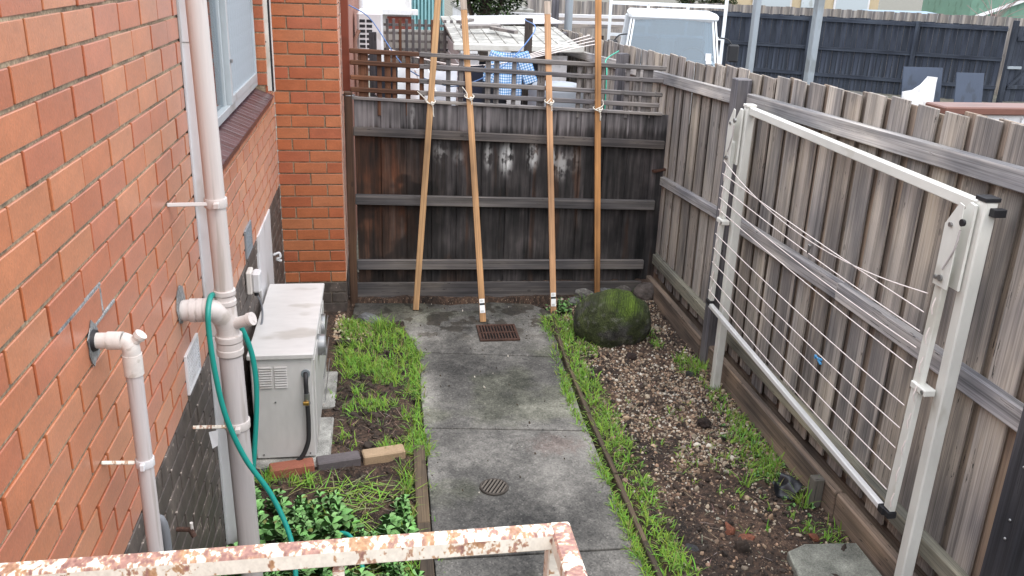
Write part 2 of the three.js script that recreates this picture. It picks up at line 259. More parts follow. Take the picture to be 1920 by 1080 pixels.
slab([[0.5, -4.5], [0.72, -4.4], [0.84, -4.452], [1.3, -4.765], [1.1, -4.82], [0.75, -4.85], [0.52, -4.86]], -0.004, mat({ color: '#d8d6d2', map: T.path, bumpMap: T.gritBump, bumpScale: 0.002, roughness: 0.85 }));

// ------------------------------------------------------------------ brick house on the left
const house = thing('brick_house', 'orange brick house wall with dark painted base and projecting brick pier', 'house');
{
  const courseTop = (c) => 2.49 - 0.086 * c, BL = 0.24, JN = 0.011;
  const holes = [   // zNear, zFar, yLow, yHigh
    [-1.63, -1.77, -1, 9], [-2.1, -4.27, 1.815, 3.1], [-2.07, -4.3, 1.68, 1.83], [-1.188, -1.42, 1.058, 1.222], [-2.8, -3.06, 1.05, 1.232], [-3.27, -3.91, 0.35, 1.05]];
  const list = [], beds = { o: [], d: [] };
  for (let c = -7; c <= 28; c++) {   // bed joints: nearly flush strips of mortar
    const yj = courseTop(c) - 0.081; let seg = [[2, -4.645]];
    for (const [hn, hf, hl, hh] of holes) if (yj > hl - 0.002 && yj < hh + 0.002) { const out = []; for (const [a, b] of seg) { if (b >= hn || a <= hf) out.push([a, b]); else { if (a > hn) out.push([a, hn + 0.003]); if (b < hf) out.push([hf - 0.003, b]); } } seg = out; }
    for (const [a, b] of seg) { const k = Math.max(1, Math.round((a - b) / 0.5)); for (let i = 0; i < k; i++) beds[c >= 16 ? 'd' : 'o'].push(moved(turned(cb(0.1, 0.0105, (a - b) / k - 0.0005, { c: 0, g: 2 }), 0, 0, 0.0), -0.0555 + R(-0.0014, 0.0014), yj, a - (i + 0.5) * (a - b) / k)); }
  }
  for (let c = -7; c <= 28; c++) {
    const y1 = courseTop(c), y0 = y1 - 0.076, ym = (y0 + y1) / 2, sh = Math.abs(c % 2) === 1 ? 0 : 0.5;
    for (let s = -8; s < 20; s++) {
      let seg = [[-BL * (s + sh) - JN / 2, -BL * (s + 1 + sh) + JN / 2]];
      seg = seg.map(([a, b]) => [a, Math.max(b, -4.645)]).filter(([a, b]) => a - b > 0.03);
      for (const [hn, hf, hl, hh] of holes) if (ym > hl && ym < hh) { const out = []; for (const [a, b] of seg) { if (b >= hn || a <= hf) out.push([a, b]); else { if (a > hn + 0.025) out.push([a, hn]); if (b < hf - 0.025) out.push([hf, b]); } } seg = out; }
      for (const [a, b] of seg) list.push({ f: 'w', c, z0: b, z1: a, y0, y1, dark: c >= 17 });
    }
    // the pier: face at z=-4.645, arris at x=0.464
    const odd = Math.abs(c % 2) === 1, dk = c >= 26;
    if (odd) { list.push({ f: 'j', c, x0: 0.354, x1: 0.464, z0: -4.875, z1: -4.645, y0, y1, dark: dk }, { f: 'j', c, x0: 0.114, x1: 0.345, z0: -4.755, z1: -4.645, y0, y1, dark: dk }, { f: 'j', c, x0: 0.002, x1: 0.105, z0: -4.755, z1: -4.645, y0, y1, dark: dk }); }
    else { list.push({ f: 'j', c, x0: 0.234, x1: 0.464, z0: -4.755, z1: -4.645, y0, y1, dark: dk }, { f: 'j', c, x0: 0.002, x1: 0.225, z0: -4.755, z1: -4.645, y0, y1, dark: dk }); }
    for (let k = 0; k < 5; k++) { const z1 = (odd ? -4.884 : -4.764) - k * BL; list.push({ f: 'j', c, x0: 0.354, x1: 0.464, z0: Math.max(z1 - 0.231, -6.0), z1, y0, y1, dark: dk }); }
  }
  // how large each brick shows
  for (const b of list) {
    if (b.f === 'w') { b.x0 = -0.1; b.x1 = 0; }
    let A = 0; const pt = b.f === 'w' ? [[0, b.y0, b.z0], [0, b.y0, b.z1], [0, b.y1, b.z1], [0, b.y1, b.z0]] : [[b.x0, b.y0, b.z1], [b.x1, b.y0, b.z1], [b.x1, b.y1, b.z1], [b.x0, b.y1, b.z1]];
    const q = pt.map((p) => toPixel(...p)); b.area = 0;
    if (q.every(Boolean)) { for (let i = 0; i < 4; i++) { const [ax, ay] = q[i], [bx, by] = q[(i + 1) % 4]; A += ax * by - bx * ay; } const cx = q.reduce((s, p) => s + p[0], 0) / 4, cy = q.reduce((s, p) => s + p[1], 0) / 4; if (cx > -60 && cx < 1980 && cy > -60 && cy < 1110) b.area = Math.abs(A) / 2; if (b.f === 'j' && b.z1 < -4.9) b.area *= 0.05; if (b.y1 < 0.03) b.area = 0; }
  }
  list.sort((a, b) => b.area - a.area);
  const shared = new Map(), rest = { o: [[], [], [], [], []], j: [[], [], [], [], []], d: [] };
  list.forEach((b, i) => {
    const w = b.x1 - b.x0, h = b.y1 - b.y0, d = b.z1 - b.z0, pos = [(b.x0 + b.x1) / 2 + R(-0.0015, 0.0015), (b.y0 + b.y1) / 2 + R(-0.0012, 0.0012), (b.z0 + b.z1) / 2];
    const lean = R(-0.006, 0.006), k = Math.floor(rnd() * 5);
    if (i < 298) {
      const key = [w.toFixed(3), d.toFixed(3), Math.floor(rnd() * 4)].join(); if (!shared.has(key)) shared.set(key, cb(w, h, d, { c: 0.002, g: b.f === 'w' ? 2 : 0 }));
      part('brick', shared.get(key), b.dark ? M.dark : M.brick[k], house, pos, [0, b.f === 'w' ? lean : 0, 0]);
    } else { const G = moved(cb(w, h, d, { c: 0.003, g: b.f === 'w' ? 2 : 0 }), ...pos); (b.dark ? rest.d : (b.f === 'j' ? rest.j : rest.o)[k]).push(G); }
  });
  rest.o.forEach((g, k) => stuff('small_bricks', clean(g), M.brick[k], null, null, house)); rest.j.forEach((g, k) => stuff('small_bricks', clean(g), M.brick[k], null, null, house));
  stuff('small_bricks', clean(rest.d), M.dark, null, null, house);
  // mortar behind the bricks
  const mortar = (yl, yh, m, name) => {
    const s = new THREE.Shape([[-2, yl], [1.63, yl], [1.63, yh], [-2, yh]].map((p) => new THREE.Vector2(...p))), s2 = new THREE.Shape([[1.77, yl], [4.66, yl], [4.66, yh], [1.77, yh]].map((p) => new THREE.Vector2(...p)));
    for (const [hn, hf, hl, hh] of holes.slice(1)) { if (hf === -4.3) continue; const a = -hn - 0.006, b = -hf + 0.006, l = Math.max((hh === 3.1 ? 1.7 : hl) - 0.002, yl + 0.0005), t = Math.min(hh + 0.002, yh - 0.0005); if (t > l) (a < 1.6 ? s : s2).holes.push(new THREE.Path([[a, l], [a, t], [b, t], [b, l]].map((p) => new THREE.Vector2(...p)))); }
    const G = new THREE.ExtrudeGeometry([s, s2], { depth: 0.11, bevelEnabled: false }); G.rotateY(Math.PI / 2); G.translate(-0.126, 0, 0); part(name, G, m, house);
  };
  part('bed_joints', clean(beds.o), M.mortar, house).userData.kind = 'stuff'; part('bed_joints', clean(beds.d), M.mortarDark, house).userData.kind = 'stuff';
  mortar(1.033, 3.1, M.mortarPerp, 'mortar'); mortar(-0.06, 1.033, M.mortarDark, 'mortar');
  part('mortar', moved(cb(0.45, 2.85, 1.36, { c: 0 }), 0.23, 1.675, -5.334), M.mortar, house); part('mortar', moved(cb(0.45, 0.32, 1.36, { c: 0 }), 0.23, 0.09, -5.334), M.mortarDark, house);
  part('mortar', moved(cb(0.08, 3.2, 0.2, { c: 0 }), -0.1, 1.5, -1.7), M.mortarDark, house);
  // repaired joints: grey cement
  for (const [y, z0, z1] of [[1.807, -0.04, -0.37], [1.721, -0.27, -0.47]]) part('cement_patch', moved(cb(0.01, 0.0125, z0 - z1, { c: 0.003, g: 2 }), -0.0035, y, (z0 + z1) / 2), M.cement, house);
  part('cement_patch', moved(cb(0.01, 0.07, 0.011, { c: 0.003 }), -0.0045, 1.764, -0.365), M.cement, house);
  { const blob = (cy, cz, ry, rz, n, s) => { const sh = new THREE.Shape(); for (let i = 0; i < n; i++) { const a = i / n * 6.283, k = 0.75 + 0.5 * n3(Math.cos(a) * 2 + s, Math.sin(a) * 2, s); sh[i ? 'lineTo' : 'moveTo'](-cz + rz * k * Math.cos(a), cy + ry * k * Math.sin(a)); } const G = new THREE.ExtrudeGeometry(sh, { depth: 0.002, bevelEnabled: false }); G.rotateY(Math.PI / 2); G.translate(0.0025, 0, 0); return G; };
    part('cement_patch', blob(1.42, -1.215, 0.085, 0.065, 18, 2), M.cement, house); part('cement_patch', blob(1.69, -0.25, 0.055, 0.04, 16, 5), M.cement, house); }
  // sill of dark glazed bricks, sloping outwards
  for (let i = 0; i < 25; i++) { const z = -2.11 - i * 0.0875, G = cb(0.2, 0.07, 0.0805, { c: 0.003, g: 0 }); part('sill_brick', G, M.sill[i % 3], house, [-0.068, 1.748 + R(-0.001, 0.001), z - 0.04], [0, 0, -0.4]); }
  part('sill_mortar', moved(turned(cb(0.19, 0.066, 2.18, { c: 0 }), 0, 0, -0.4), -0.07, 1.748, -3.2), M.sillJoint, house);
  // window: aluminium sliding sash, insect screen over the far half
  const wf = part('window', clean([moved(cb(0.05, 0.045, 2.14), -0.085, 1.835, -3.185), moved(cb(0.05, 0.045, 2.14), -0.085, 2.95, -3.185), moved(cb(0.05, 1.08, 0.045), -0.085, 2.39, -2.14), moved(cb(0.05, 1.08, 0.045), -0.085, 2.39, -4.23)]), M.alu, house);
  part('mullion', clean([moved(cb(0.035, 1.07, 0.05), -0.07, 2.392, -3.12), moved(cb(0.03, 1.07, 0.03), -0.095, 2.392, -3.06)]), M.alu, wf);
  part('screen_frame', clean([moved(cb(0.018, 0.04, 1.05), -0.062, 1.88, -3.68), moved(cb(0.018, 1.03, 0.035), -0.062, 2.41, -4.19)]), M.alu, wf);
  part('insect_screen', moved(cb(0.003, 1.03, 1.03, { c: 0, g: 1 }), -0.066, 2.41, -3.67), M.screen, wf);
  part('pane', moved(cb(0.004, 1.06, 0.94, { c: 0 }), -0.095, 2.39, -2.61), new THREE.MeshPhysicalMaterial({ color: '#cfd9e0', roughness: 0.03, transmission: 1, thickness: 0, ior: 1.6 }), wf);
  part('latch', moved(cb(0.012, 0.02, 0.02), -0.046, 2.09, -3.12), M.steel, wf);
  part('blind', moved(cb(0.01, 1.25, 2.2), -0.2, 2.4, -3.2), mat({ color: '#a9aeb0', map: T.mott, roughness: 0.9 }), house);
  part('interior_wall', moved(cb(0.05, 3.2, 7.2, { c: 0 }), -0.6, 1.5, -1.2), mat({ color: '#6b645c' }), house);
  // guide rail of the shutter at the far jamb
  const gr = part('shutter_guide', moved(cb(0.05, 1.35, 0.028, { c: 0.003 }), 0.0, 2.44, -4.33), M.cream, house); part('brush_strip', moved(cb(0.012, 1.35, 0.02), 0.031, 2.44, -4.325), M.black, gr); part('guide_lip', moved(cb(0.008, 1.35, 0.026), 0.0415, 2.44, -4.325), M.pvc, gr);
  part('screw', moved(new THREE.CylinderGeometry(0.006, 0.006, 0.006, 8).rotateX(Math.PI / 2), 0.0, 2.09, -4.314), M.black, gr);
  // air bricks
  const vent = (zc, yc, m, frame) => { const f = part('air_vent', clean([moved(cb(0.012, 0.012, 0.23), 0.004, yc + 0.075, zc), moved(cb(0.012, 0.012, 0.23), 0.004, yc - 0.075, zc), moved(cb(0.012, 0.14, 0.012), 0.004, yc, zc + 0.109), moved(cb(0.012, 0.14, 0.012), 0.004, yc, zc - 0.109)]), frame, house); part('vent_shade_back', moved(cb(0.006, 0.16, 0.23), -0.014, yc, zc), M.rubber, f); for (let i = 0; i < 11; i++) part('vent_bar', moved(cb(0.005, 0.0035, 0.21), 0.006, yc - 0.062 + i * 0.0124, zc), m, f); for (let i = 0; i < 5; i++) part('vent_bar', moved(cb(0.007, 0.138, 0.006), 0.003, yc, zc - 0.08 + i * 0.04), m, f); return f; };  // black backing: the shade between the bars is put into its colour
  tag(vent(-1.303, 1.138, M.white, M.white), 'white plastic wall vent'); tag(vent(-2.93, 1.14, M.galv, M.galv), 'grey metal wall vent');
  // under-floor hatch
  const h = part('hatch_door', moved(cb(0.02, 0.72, 0.63, { c: 0.003 }), 0.0, 0.69, -3.59), M.white, house); tag(h, 'white under-floor hatch door'); part('hatch_latch', tube([[0.01, 0.72, -3.93], [0.05, 0.73, -3.94], [0.055, 0.7, -3.94], [0.03, 0.685, -3.94], [0.06, 0.67, -3.95]], 0.009, 20, 6), M.white, h);
  part('pier_board', moved(cb(0.055, 1.5, 0.1), 0.499, 2.42, -5.1), M.redBoard, house);
}
{ // square-section downpipe between near and far brickwork
  const t = thing('square_downpipe', 'white rectangular downpipe fixed flat against the orange brick wall', 'downpipe', [0.026, 0, -1.7]);
  part('pipe', moved(cb(0.05, 1.1, 0.1, { c: 0.005 }), 0, 0.55, 0), M.white, t); part('pipe', moved(cb(0.053, 1.21, 0.103, { c: 0.005 }), 0, 1.705, 0), M.white, t); part('pipe', moved(cb(0.05, 0.78, 0.1, { c: 0.005 }), 0, 2.7, 0), M.white, t);
  part('flange', moved(cb(0.006, 3.08, 0.128, { c: 0 }), -0.024, 1.545, 0), M.white, t);
}
{ // electrical isolator and its cable
  const t = thing('isolator_box', 'small white electrical isolator box with grey cable on brick wall', 'switch box', [0.03, 0.9, -2.77]);
  part('base', moved(cb(0.03, 0.13, 0.1, { c: 0.006 }), -0.01, 0.05, 0), M.pvcWhite, t); part('cover', moved(cb(0.045, 0.115, 0.085, { c: 0.01 }), 0.0275, 0.05, 0), M.white, t); part('gland', moved(new THREE.CylinderGeometry(0.012, 0.012, 0.03, 10), 0.02, -0.02, 0), M.black, t);
  part('cable', tube([[0.02, -0.03, 0], [0.03, -0.09, -0.05], [0.035, -0.15, -0.07], [0.03, -0.22, -0.06], [0.0, -0.3, -0.02], [-0.01, -0.45, 0.02]], 0.006, 24, 6), mat({ color: '#7d7f84', roughness: 0.6 }), t);
}
// ------------------------------------------------------------------ pipes on the wall
const ring = (p, r, h, m, parent, name = 'collar') => part(name, moved(lathe([[0.001, -h / 2], [r, -h / 2], [r * 1.02, -h / 2 + 0.004], [r * 1.02, h / 2 - 0.004], [r, h / 2], [0.001, h / 2]], 28), ...p), m, parent);
{
  const t = thing('soil_stack', 'tall pinkish grey plastic soil stack with curved branch into the brick wall', 'drain pipe', [0.17, 0, -1.262]);
  const ax = (y) => [-0.013 * y, y, -0.0032 * y];
  part('upper_pipe', rod(ax(1.4), ax(3.0), 0.0345, 0.0345, 28), M.pvc, t); part('lower_pipe', rod(ax(-0.06), ax(1.24), 0.044, 0.044, 28), M.pvcGrey, t);
  const j = part('junction', clean([rod(ax(1.2), ax(1.44), 0.044, 0.036, 28), tube([[-0.16, 1.395, 0.05], [-0.1, 1.395, 0.05], [-0.055, 1.385, 0.03], [-0.025, 1.33, 0.005], [-0.016, 1.25, -0.004]], 0.04, 24, 20)]), M.pvc, t);
  for (const y of [1.205, 1.26]) ring([ax(y)[0], y, ax(y)[2]], 0.0495, 0.028, M.pvc, j); ring([ax(1.232)[0], 1.232, ax(1.232)[2]], 0.0475, 0.04, M.pvc, j); for (const y of [1.405, 1.445]) ring([ax(y)[0], y, ax(y)[2]], 0.0395, 0.022, M.pvc, j);
  part('branch', rod([-0.17, 1.395, 0.052], [-0.1, 1.395, 0.05], 0.0375, 0.0375, 24), M.pvc, t);
  for (const x of [-0.125, -0.098, -0.075]) part('collar', rod([x - 0.011, 1.395, 0.05], [x + 0.011, 1.395, 0.05], 0.0445, 0.0445, 24), M.pvc, t);
  const cap = part('inspection_cap', rod([0.0, 1.315, 0.0], [0.072, 1.345, 0.03], 0.022, 0.022, 20), M.pvc, t); part('cap_rim', rod([0.066, 1.343, 0.027], [0.082, 1.35, 0.033], 0.026, 0.026, 20), M.pvc, cap);
  for (const [y, zw, r] of [[1.79, 0.085, 0.0345], [0.89, 0.045, 0.044]]) {
    const a = ax(y), c = part('pipe_clip', clean([moved(lathe([[r, -0.016], [r + 0.006, -0.016], [r + 0.006, 0.016], [r, 0.016]], 24), ...a), moved(cb(0.02, 0.02, 0.03), a[0] + 0.01, y, a[2] + r + 0.012)]), M.pvc, t);
    part('clip_arm', bar([-0.172, y + 0.015, zw], [a[0] - r + 0.01, y, a[2] + 0.025], 0.012, 0.014), y > 1 ? M.pvc : M.rust, c);
  }
  part('clip_rag', fromTris([[[-0.11, 0.89, 0.06], [-0.075, 0.895, 0.055], [-0.08, 0.83, 0.06]], [[-0.11, 0.89, 0.06], [-0.08, 0.83, 0.06], [-0.1, 0.82, 0.066]]], 1, [0, 0], false), M.white, t);
}
{
  const t = thing('waste_pipe', 'slim cream plastic waste pipe with elbow, nearest the camera on the wall', 'drain pipe', [0.095, 0, -0.235]);
  part('stub', rod([-0.1, 1.698, -0.01], [-0.03, 1.698, -0.005], 0.0205, 0.0205, 22), M.pvcWhite, t);
  part('rubber_seal', rod([-0.096, 1.698, -0.01], [-0.082, 1.698, -0.01], 0.03, 0.027, 22), M.black, t);
  part('elbow', clean([rod([-0.055, 1.698, -0.007], [-0.018, 1.698, -0.004], 0.0235, 0.0235, 22), tube([[-0.02, 1.698, -0.004], [-0.008, 1.694, -0.003], [0.0, 1.68, 0], [0.001, 1.66, 0]], 0.0225, 12, 20), rod([0.001, 1.605, 0], [0.001, 1.662, 0], 0.0245, 0.0245, 22)]), M.pvcWhite, t);
  const c = part('access_cap', rod([0.006, 1.69, 0], [0.026, 1.712, 0.0], 0.013, 0.013, 18), M.pvcWhite, t); part('cap_rim', rod([0.022, 1.708, 0], [0.03, 1.717, 0], 0.0165, 0.0165, 18), M.pvcWhite, c);
  part('downpipe', rod([-0.006, -0.03, 0], [0.001, 1.61, 0], 0.0208, 0.0208, 24), M.pvcGrey, t);
  const k = part('pipe_clip', clean([moved(lathe([[0.0208, -0.011], [0.0245, -0.011], [0.0245, 0.011], [0.0208, 0.011]], 24), 0, 1.345, 0), moved(cb(0.012, 0.02, 0.02), 0.0, 1.345, 0.027)]), M.white, t); part('clip_arm', bar([-0.096, 1.374, 0.046], [-0.024, 1.35, 0.012], 0.012, 0.01), M.rust, k);
}
{ // grey waste stubs low on the dark base
  const t = thing('grey_drain_stub', 'short grey plastic drain stub beside the base of the slim pipe', 'drain pipe', [0.0, 0.93, -0.4]);
  part('pipe', rod([-0.01, -0.03, 0.0], [0.05, -0.025, 0.02], 0.02, 0.02, 18), mat({ color: '#5d6064', roughness: 0.5 }), t); part('elbow', tube([[0.0, 0.06, -0.1], [0.03, 0.06, -0.1], [0.045, 0.045, -0.1], [0.048, -0.25, -0.1]], 0.014, 16, 12), mat({ color: '#75777b', roughness: 0.5 }), t); part('rim', rod([0.02, -0.027, 0.01], [0.026, -0.0265, 0.012], 0.023, 0.023, 18), M.white, t);
  const s = thing('garden_tap', 'small dirty white tap fitting low on the dark painted wall', 'tap', [0.02, 0.72, -0.82]);
  part('body', rod([-0.022, 0, 0], [0.04, 0.0, 0.008], 0.009, 0.009, 10), M.rustGrate, s); part('handle', rod([0.035, 0.0, 0.008], [0.035, 0.03, 0.01], 0.006, 0.006, 8), M.pvcWhite, s); part('spout', rod([0.03, 0, 0.008], [0.042, -0.025, 0.014], 0.01, 0.01, 10), M.rustGrate, s);
}
{ // garden hose draped over the branch
  tag(part('garden_hose', tube([[0.19, 0.62, -1.36], [0.205, 0.75, -1.37], [0.222, 0.92, -1.37], [0.226, 1.06, -1.365], [0.212, 1.18, -1.36], [0.16, 1.34, -1.33], [0.115, 1.435, -1.26], [0.11, 1.446, -1.21], [0.108, 1.41, -1.155], [0.107, 1.338, -1.145], [0.117, 1.166, -1.14], [0.142, 0.985, -1.14], [0.198, 0.796, -1.15], [0.288, 0.621, -1.15], [0.356, 0.451, -1.1], [0.375, 0.35, -1.03], [0.37, 0.15, -0.98], [0.4, 0.03, -1.0], [0.52, 0.02, -1.1], [0.63, 0.03, -1.3], [0.612, 0.06, -1.466], [0.55, 0.07, -1.64], [0.485, 0.06, -1.655], [0.42, 0.03, -1.5], [0.5, 0.03, -1.35], [0.48, 0.02, -1.1]], 0.0105, 220, 10), M.hose, scene), 'teal green garden hose draped over the soil stack branch', 'hose');
}
// ------------------------------------------------------------------ heater
{
  const t = thing('gas_heater', 'large beige outdoor gas heater cabinet with pale flat lid beside wall', 'heater', [0.2, 0, -2.95]);
  part('cabinet', moved(cb(0.32, 0.6, 1.06, { c: 0.006 }), 0, 0.335, 0), M.heater, t);
  part('lid', moved(cb(0.345, 0.03, 1.1, { c: 0.005 }), 0, 0.652, 0), M.heaterTop, t);
  part('plinth', moved(cb(0.3, 0.05, 1.0), -0.005, 0.012, 0), M.black, t);
  for (const x of [-0.105, -0.025]) { for (let i = 0; i < 9; i++) part('louvre', moved(turned(cb(0.068, 0.008, 0.012, { c: 0.003 }), 0.5, 0, 0), x + 0.02, 0.585 - i * 0.0145, 0.533), M.heater, t); }
  part('access_panel', moved(cb(0.008, 0.5, 0.9, { c: 0.003 }), 0.163, 0.33, -0.02), M.heater, t);
  const f = part('flue', rod([0.155, 0.53, 0.12], [0.205, 0.53, 0.12], 0.062, 0.062, 28), M.steel, t); part('flue_grille', clean([0, 1, 2].map((i) => moved(new THREE.TorusGeometry(0.02 + i * 0.02, 0.003, 6, 24).rotateY(Math.PI / 2), 0.208, 0.53, 0.12))), M.steel, f);
  part('flue', rod([0.16, 0.5, -0.22], [0.19, 0.5, -0.22], 0.08, 0.08, 28), M.steel, t); part('guard', clean([0.2, 0.35, 0.5].map((y) => bar([0.195, y, -0.4], [0.195, y, 0.2], 0.006, 0.006))), M.steel, t);
  const g = part('gas_hose', tube([[0.125, 0.545, 0.525], [0.128, 0.545, 0.56], [0.128, 0.52, 0.575], [0.128, 0.47, 0.575], [0.13, 0.36, 0.57], [0.13, 0.25, 0.57], [0.12, 0.14, 0.575], [0.07, 0.05, 0.585], [-0.02, 0.022, 0.6], [-0.16, 0.012, 0.63]], 0.0125, 60, 10), M.rubber, t);
  part('grommet', rod([0.125, 0.545, 0.528], [0.125, 0.545, 0.538], 0.024, 0.024, 18), M.galv, t);
  const v = part('gas_valve', clean([rod([0.128, 0.4, 0.573], [0.129, 0.45, 0.575], 0.016, 0.016, 12), moved(new THREE.SphereGeometry(0.018, 12, 10), 0.129, 0.39, 0.573)]), M.steel, t); part('valve_handle', moved(cb(0.03, 0.018, 0.02), 0.125, 0.4, 0.595), M.brass, v);
  for (const [x, y, z] of [[-0.04, 0.38, 0.532], [-0.12, 0.06, 0.532], [0.13, 0.06, 0.532]]) part('screw', moved(new THREE.CylinderGeometry(0.005, 0.005, 0.006, 8).rotateX(Math.PI / 2), x, y, z), M.steel, t);
  for (const [z, l] of [[-2.62, 0.55], [-3.28, 0.5]]) tag(part('concrete_block', moved(cb(0.43, 0.06, l, { c: 0.008 }), 0.22, -0.005, z), mat({ color: '#cfccc4', map: T.grit, roughness: 0.9 }), scene), z > -3 ? 'pale concrete block under the near end of the heater' : 'pale concrete block under the far end of the heater', 'concrete block');
}
// three edging bricks in front of the heater
[['#b5705a', 'red clay edging brick, leftmost of three below the heater'], ['#6f686a', 'dark grey edging brick between the red and the tan one'], ['#c3a888', 'tan edging brick beside the timber strip along the path']].forEach(([c, l], i) => {
  const m = part('edging_brick', cb(0.235, 0.1, 0.085, { c: 0.007, g: 0 }), mat({ color: c, map: T.brick, bumpMap: T.gritBump, bumpScale: 0.002, roughness: 0.85 }), scene, [0.235 + i * 0.247, 0.004 + i * 0.003, -2.325 - i * 0.045], [0.02 * i, 0.17, 0.012]); tag(m, l, 'brick', 'edging bricks below the heater');
});
// ------------------------------------------------------------------ far paling fence with lattice
{
  const t = thing('dark_paling_fence', 'dark weathered paling fence with lattice top across the yard end', 'fence', [1.8, 0, -4.95]);
  const top = (x) => mix(1.63, 1.53, (x - 0.52) / 2.5);
  const farUV = (G, x, y) => { const p = G.attributes.position, u = G.attributes.uv; for (let i = 0; i < p.count; i++) u.setXY(i, (p.getX(i) + x - 0.45) / 2.7, (p.getY(i) + y) / 1.75); return G; };
  const xs = []; for (let x = 0.555; x < 3.05; x += 0.199) xs.push(x);
  xs.forEach((x, i) => {
    const w = Math.min(R(0.145, 0.158), 3.06 - x), yt = top(x) + R(-0.006, 0.006), yb = R(0.085, 0.13), h = yt - yb;
    part('paling', farUV(cb(w, h, 0.012, { c: 0.002 }), x + w / 2, (yt + yb) / 2), M.far[i % 3], t, [x + w / 2 - 1.8, (yt + yb) / 2, -0.022 + R(-0.002, 0.002)], [0, 0, R(-0.004, 0.004)]);
    if (x + 0.13 < 3.0) { const w2 = 0.12, yt2 = yt - R(0.0, 0.02), h2 = yt2 - 0.12; part('paling', farUV(cb(w2, h2, 0.012, { c: 0.002 }), x + 0.115 + w2 / 2, 0.12 + h2 / 2), M.farBack, t, [x + 0.115 + w2 / 2 - 1.8, 0.12 + h2 / 2, -0.038], [0, 0, R(-0.004, 0.004)]); }
  });
  for (const [yl, yr, h, xr, m] of [[1.385, 1.29, 0.065, 3.035, M.farRailTop], [0.845, 0.785, 0.08, 3.0, M.farRail], [0.3, 0.265, 0.08, 2.95, M.farRail]]) part('rail', bar([0.545 - 1.8, yl, 0.008], [xr - 1.8, yr, 0.008], h, 0.042, { c: 0.004 }, [0, 1, 0]), m, t);
  part('plinth_board', bar([0.535 - 1.8, 0.065, -0.004], [2.95 - 1.8, 0.035, -0.004], 0.15, 0.022, { c: 0.004 }, [0, 1, 0]), M.farRail, t);
  part('cap_rail', bar([0.53 - 1.8, 1.636, -0.02], [3.0 - 1.8, 1.536, -0.02], 0.022, 0.05, { c: 0.003 }, [0, 1, 0]), M.lattice, t);
  [[1.985, 1.895], [1.9, 1.8], [1.79, 1.69], [1.7, 1.605]].forEach(([a, b], i) => {
    part('lattice_slat', bar([0.53 - 1.8, a, -0.005], [1.05 - 1.8, mix(a, b, 0.21), -0.005], 0.036, 0.022, { c: 0.006 }, [0, 1, 0]), M.latticeBrown, t); part('lattice_slat', bar([1.05 - 1.8, mix(a, b, 0.21), -0.004], [2.99 + R(-0.03, 0.02) - 1.8, b, -0.004], 0.036, 0.022, { c: 0.006 }, [0, 1, 0]), i % 2 ? M.latticeDark : M.lattice, t); });
  for (const [u, w] of [[679, 0.075], [708, 0.035], [723, 0.045], [735, 0.028], [760, 0.036], [785, 0.034], [834, 0.035], [858, 0.034], [908, 0.04], [924, 0.04], [957, 0.034], [1009, 0.06], [1082, 0.035], [1100, 0.035], [1176, 0.035], [1196, 0.032], [1216, 0.08]]) {
    const x = 0.53 + (u - 655) * 0.00416, yt = 1.98 - 0.036 * (x - 0.5); part('lattice_upright', moved(cb(w, yt - 1.5, 0.02, { c: 0.003 }), x - 1.8, (yt + 1.5) / 2, -0.028), x < 1.1 ? M.latticeBrown : M.lattice, t);
  }
  part('post', moved(cb(0.062, 1.73, 0.085, { c: 0.005 }), 0.512 - 1.8, 0.82, 0.02), M.brownPost, t);
  part('wire_tie', moved(new THREE.TorusGeometry(0.045, 0.003, 6, 20).rotateX(Math.PI / 2), 0.515 - 1.8, 1.66, 0.02), M.galv, t);
}
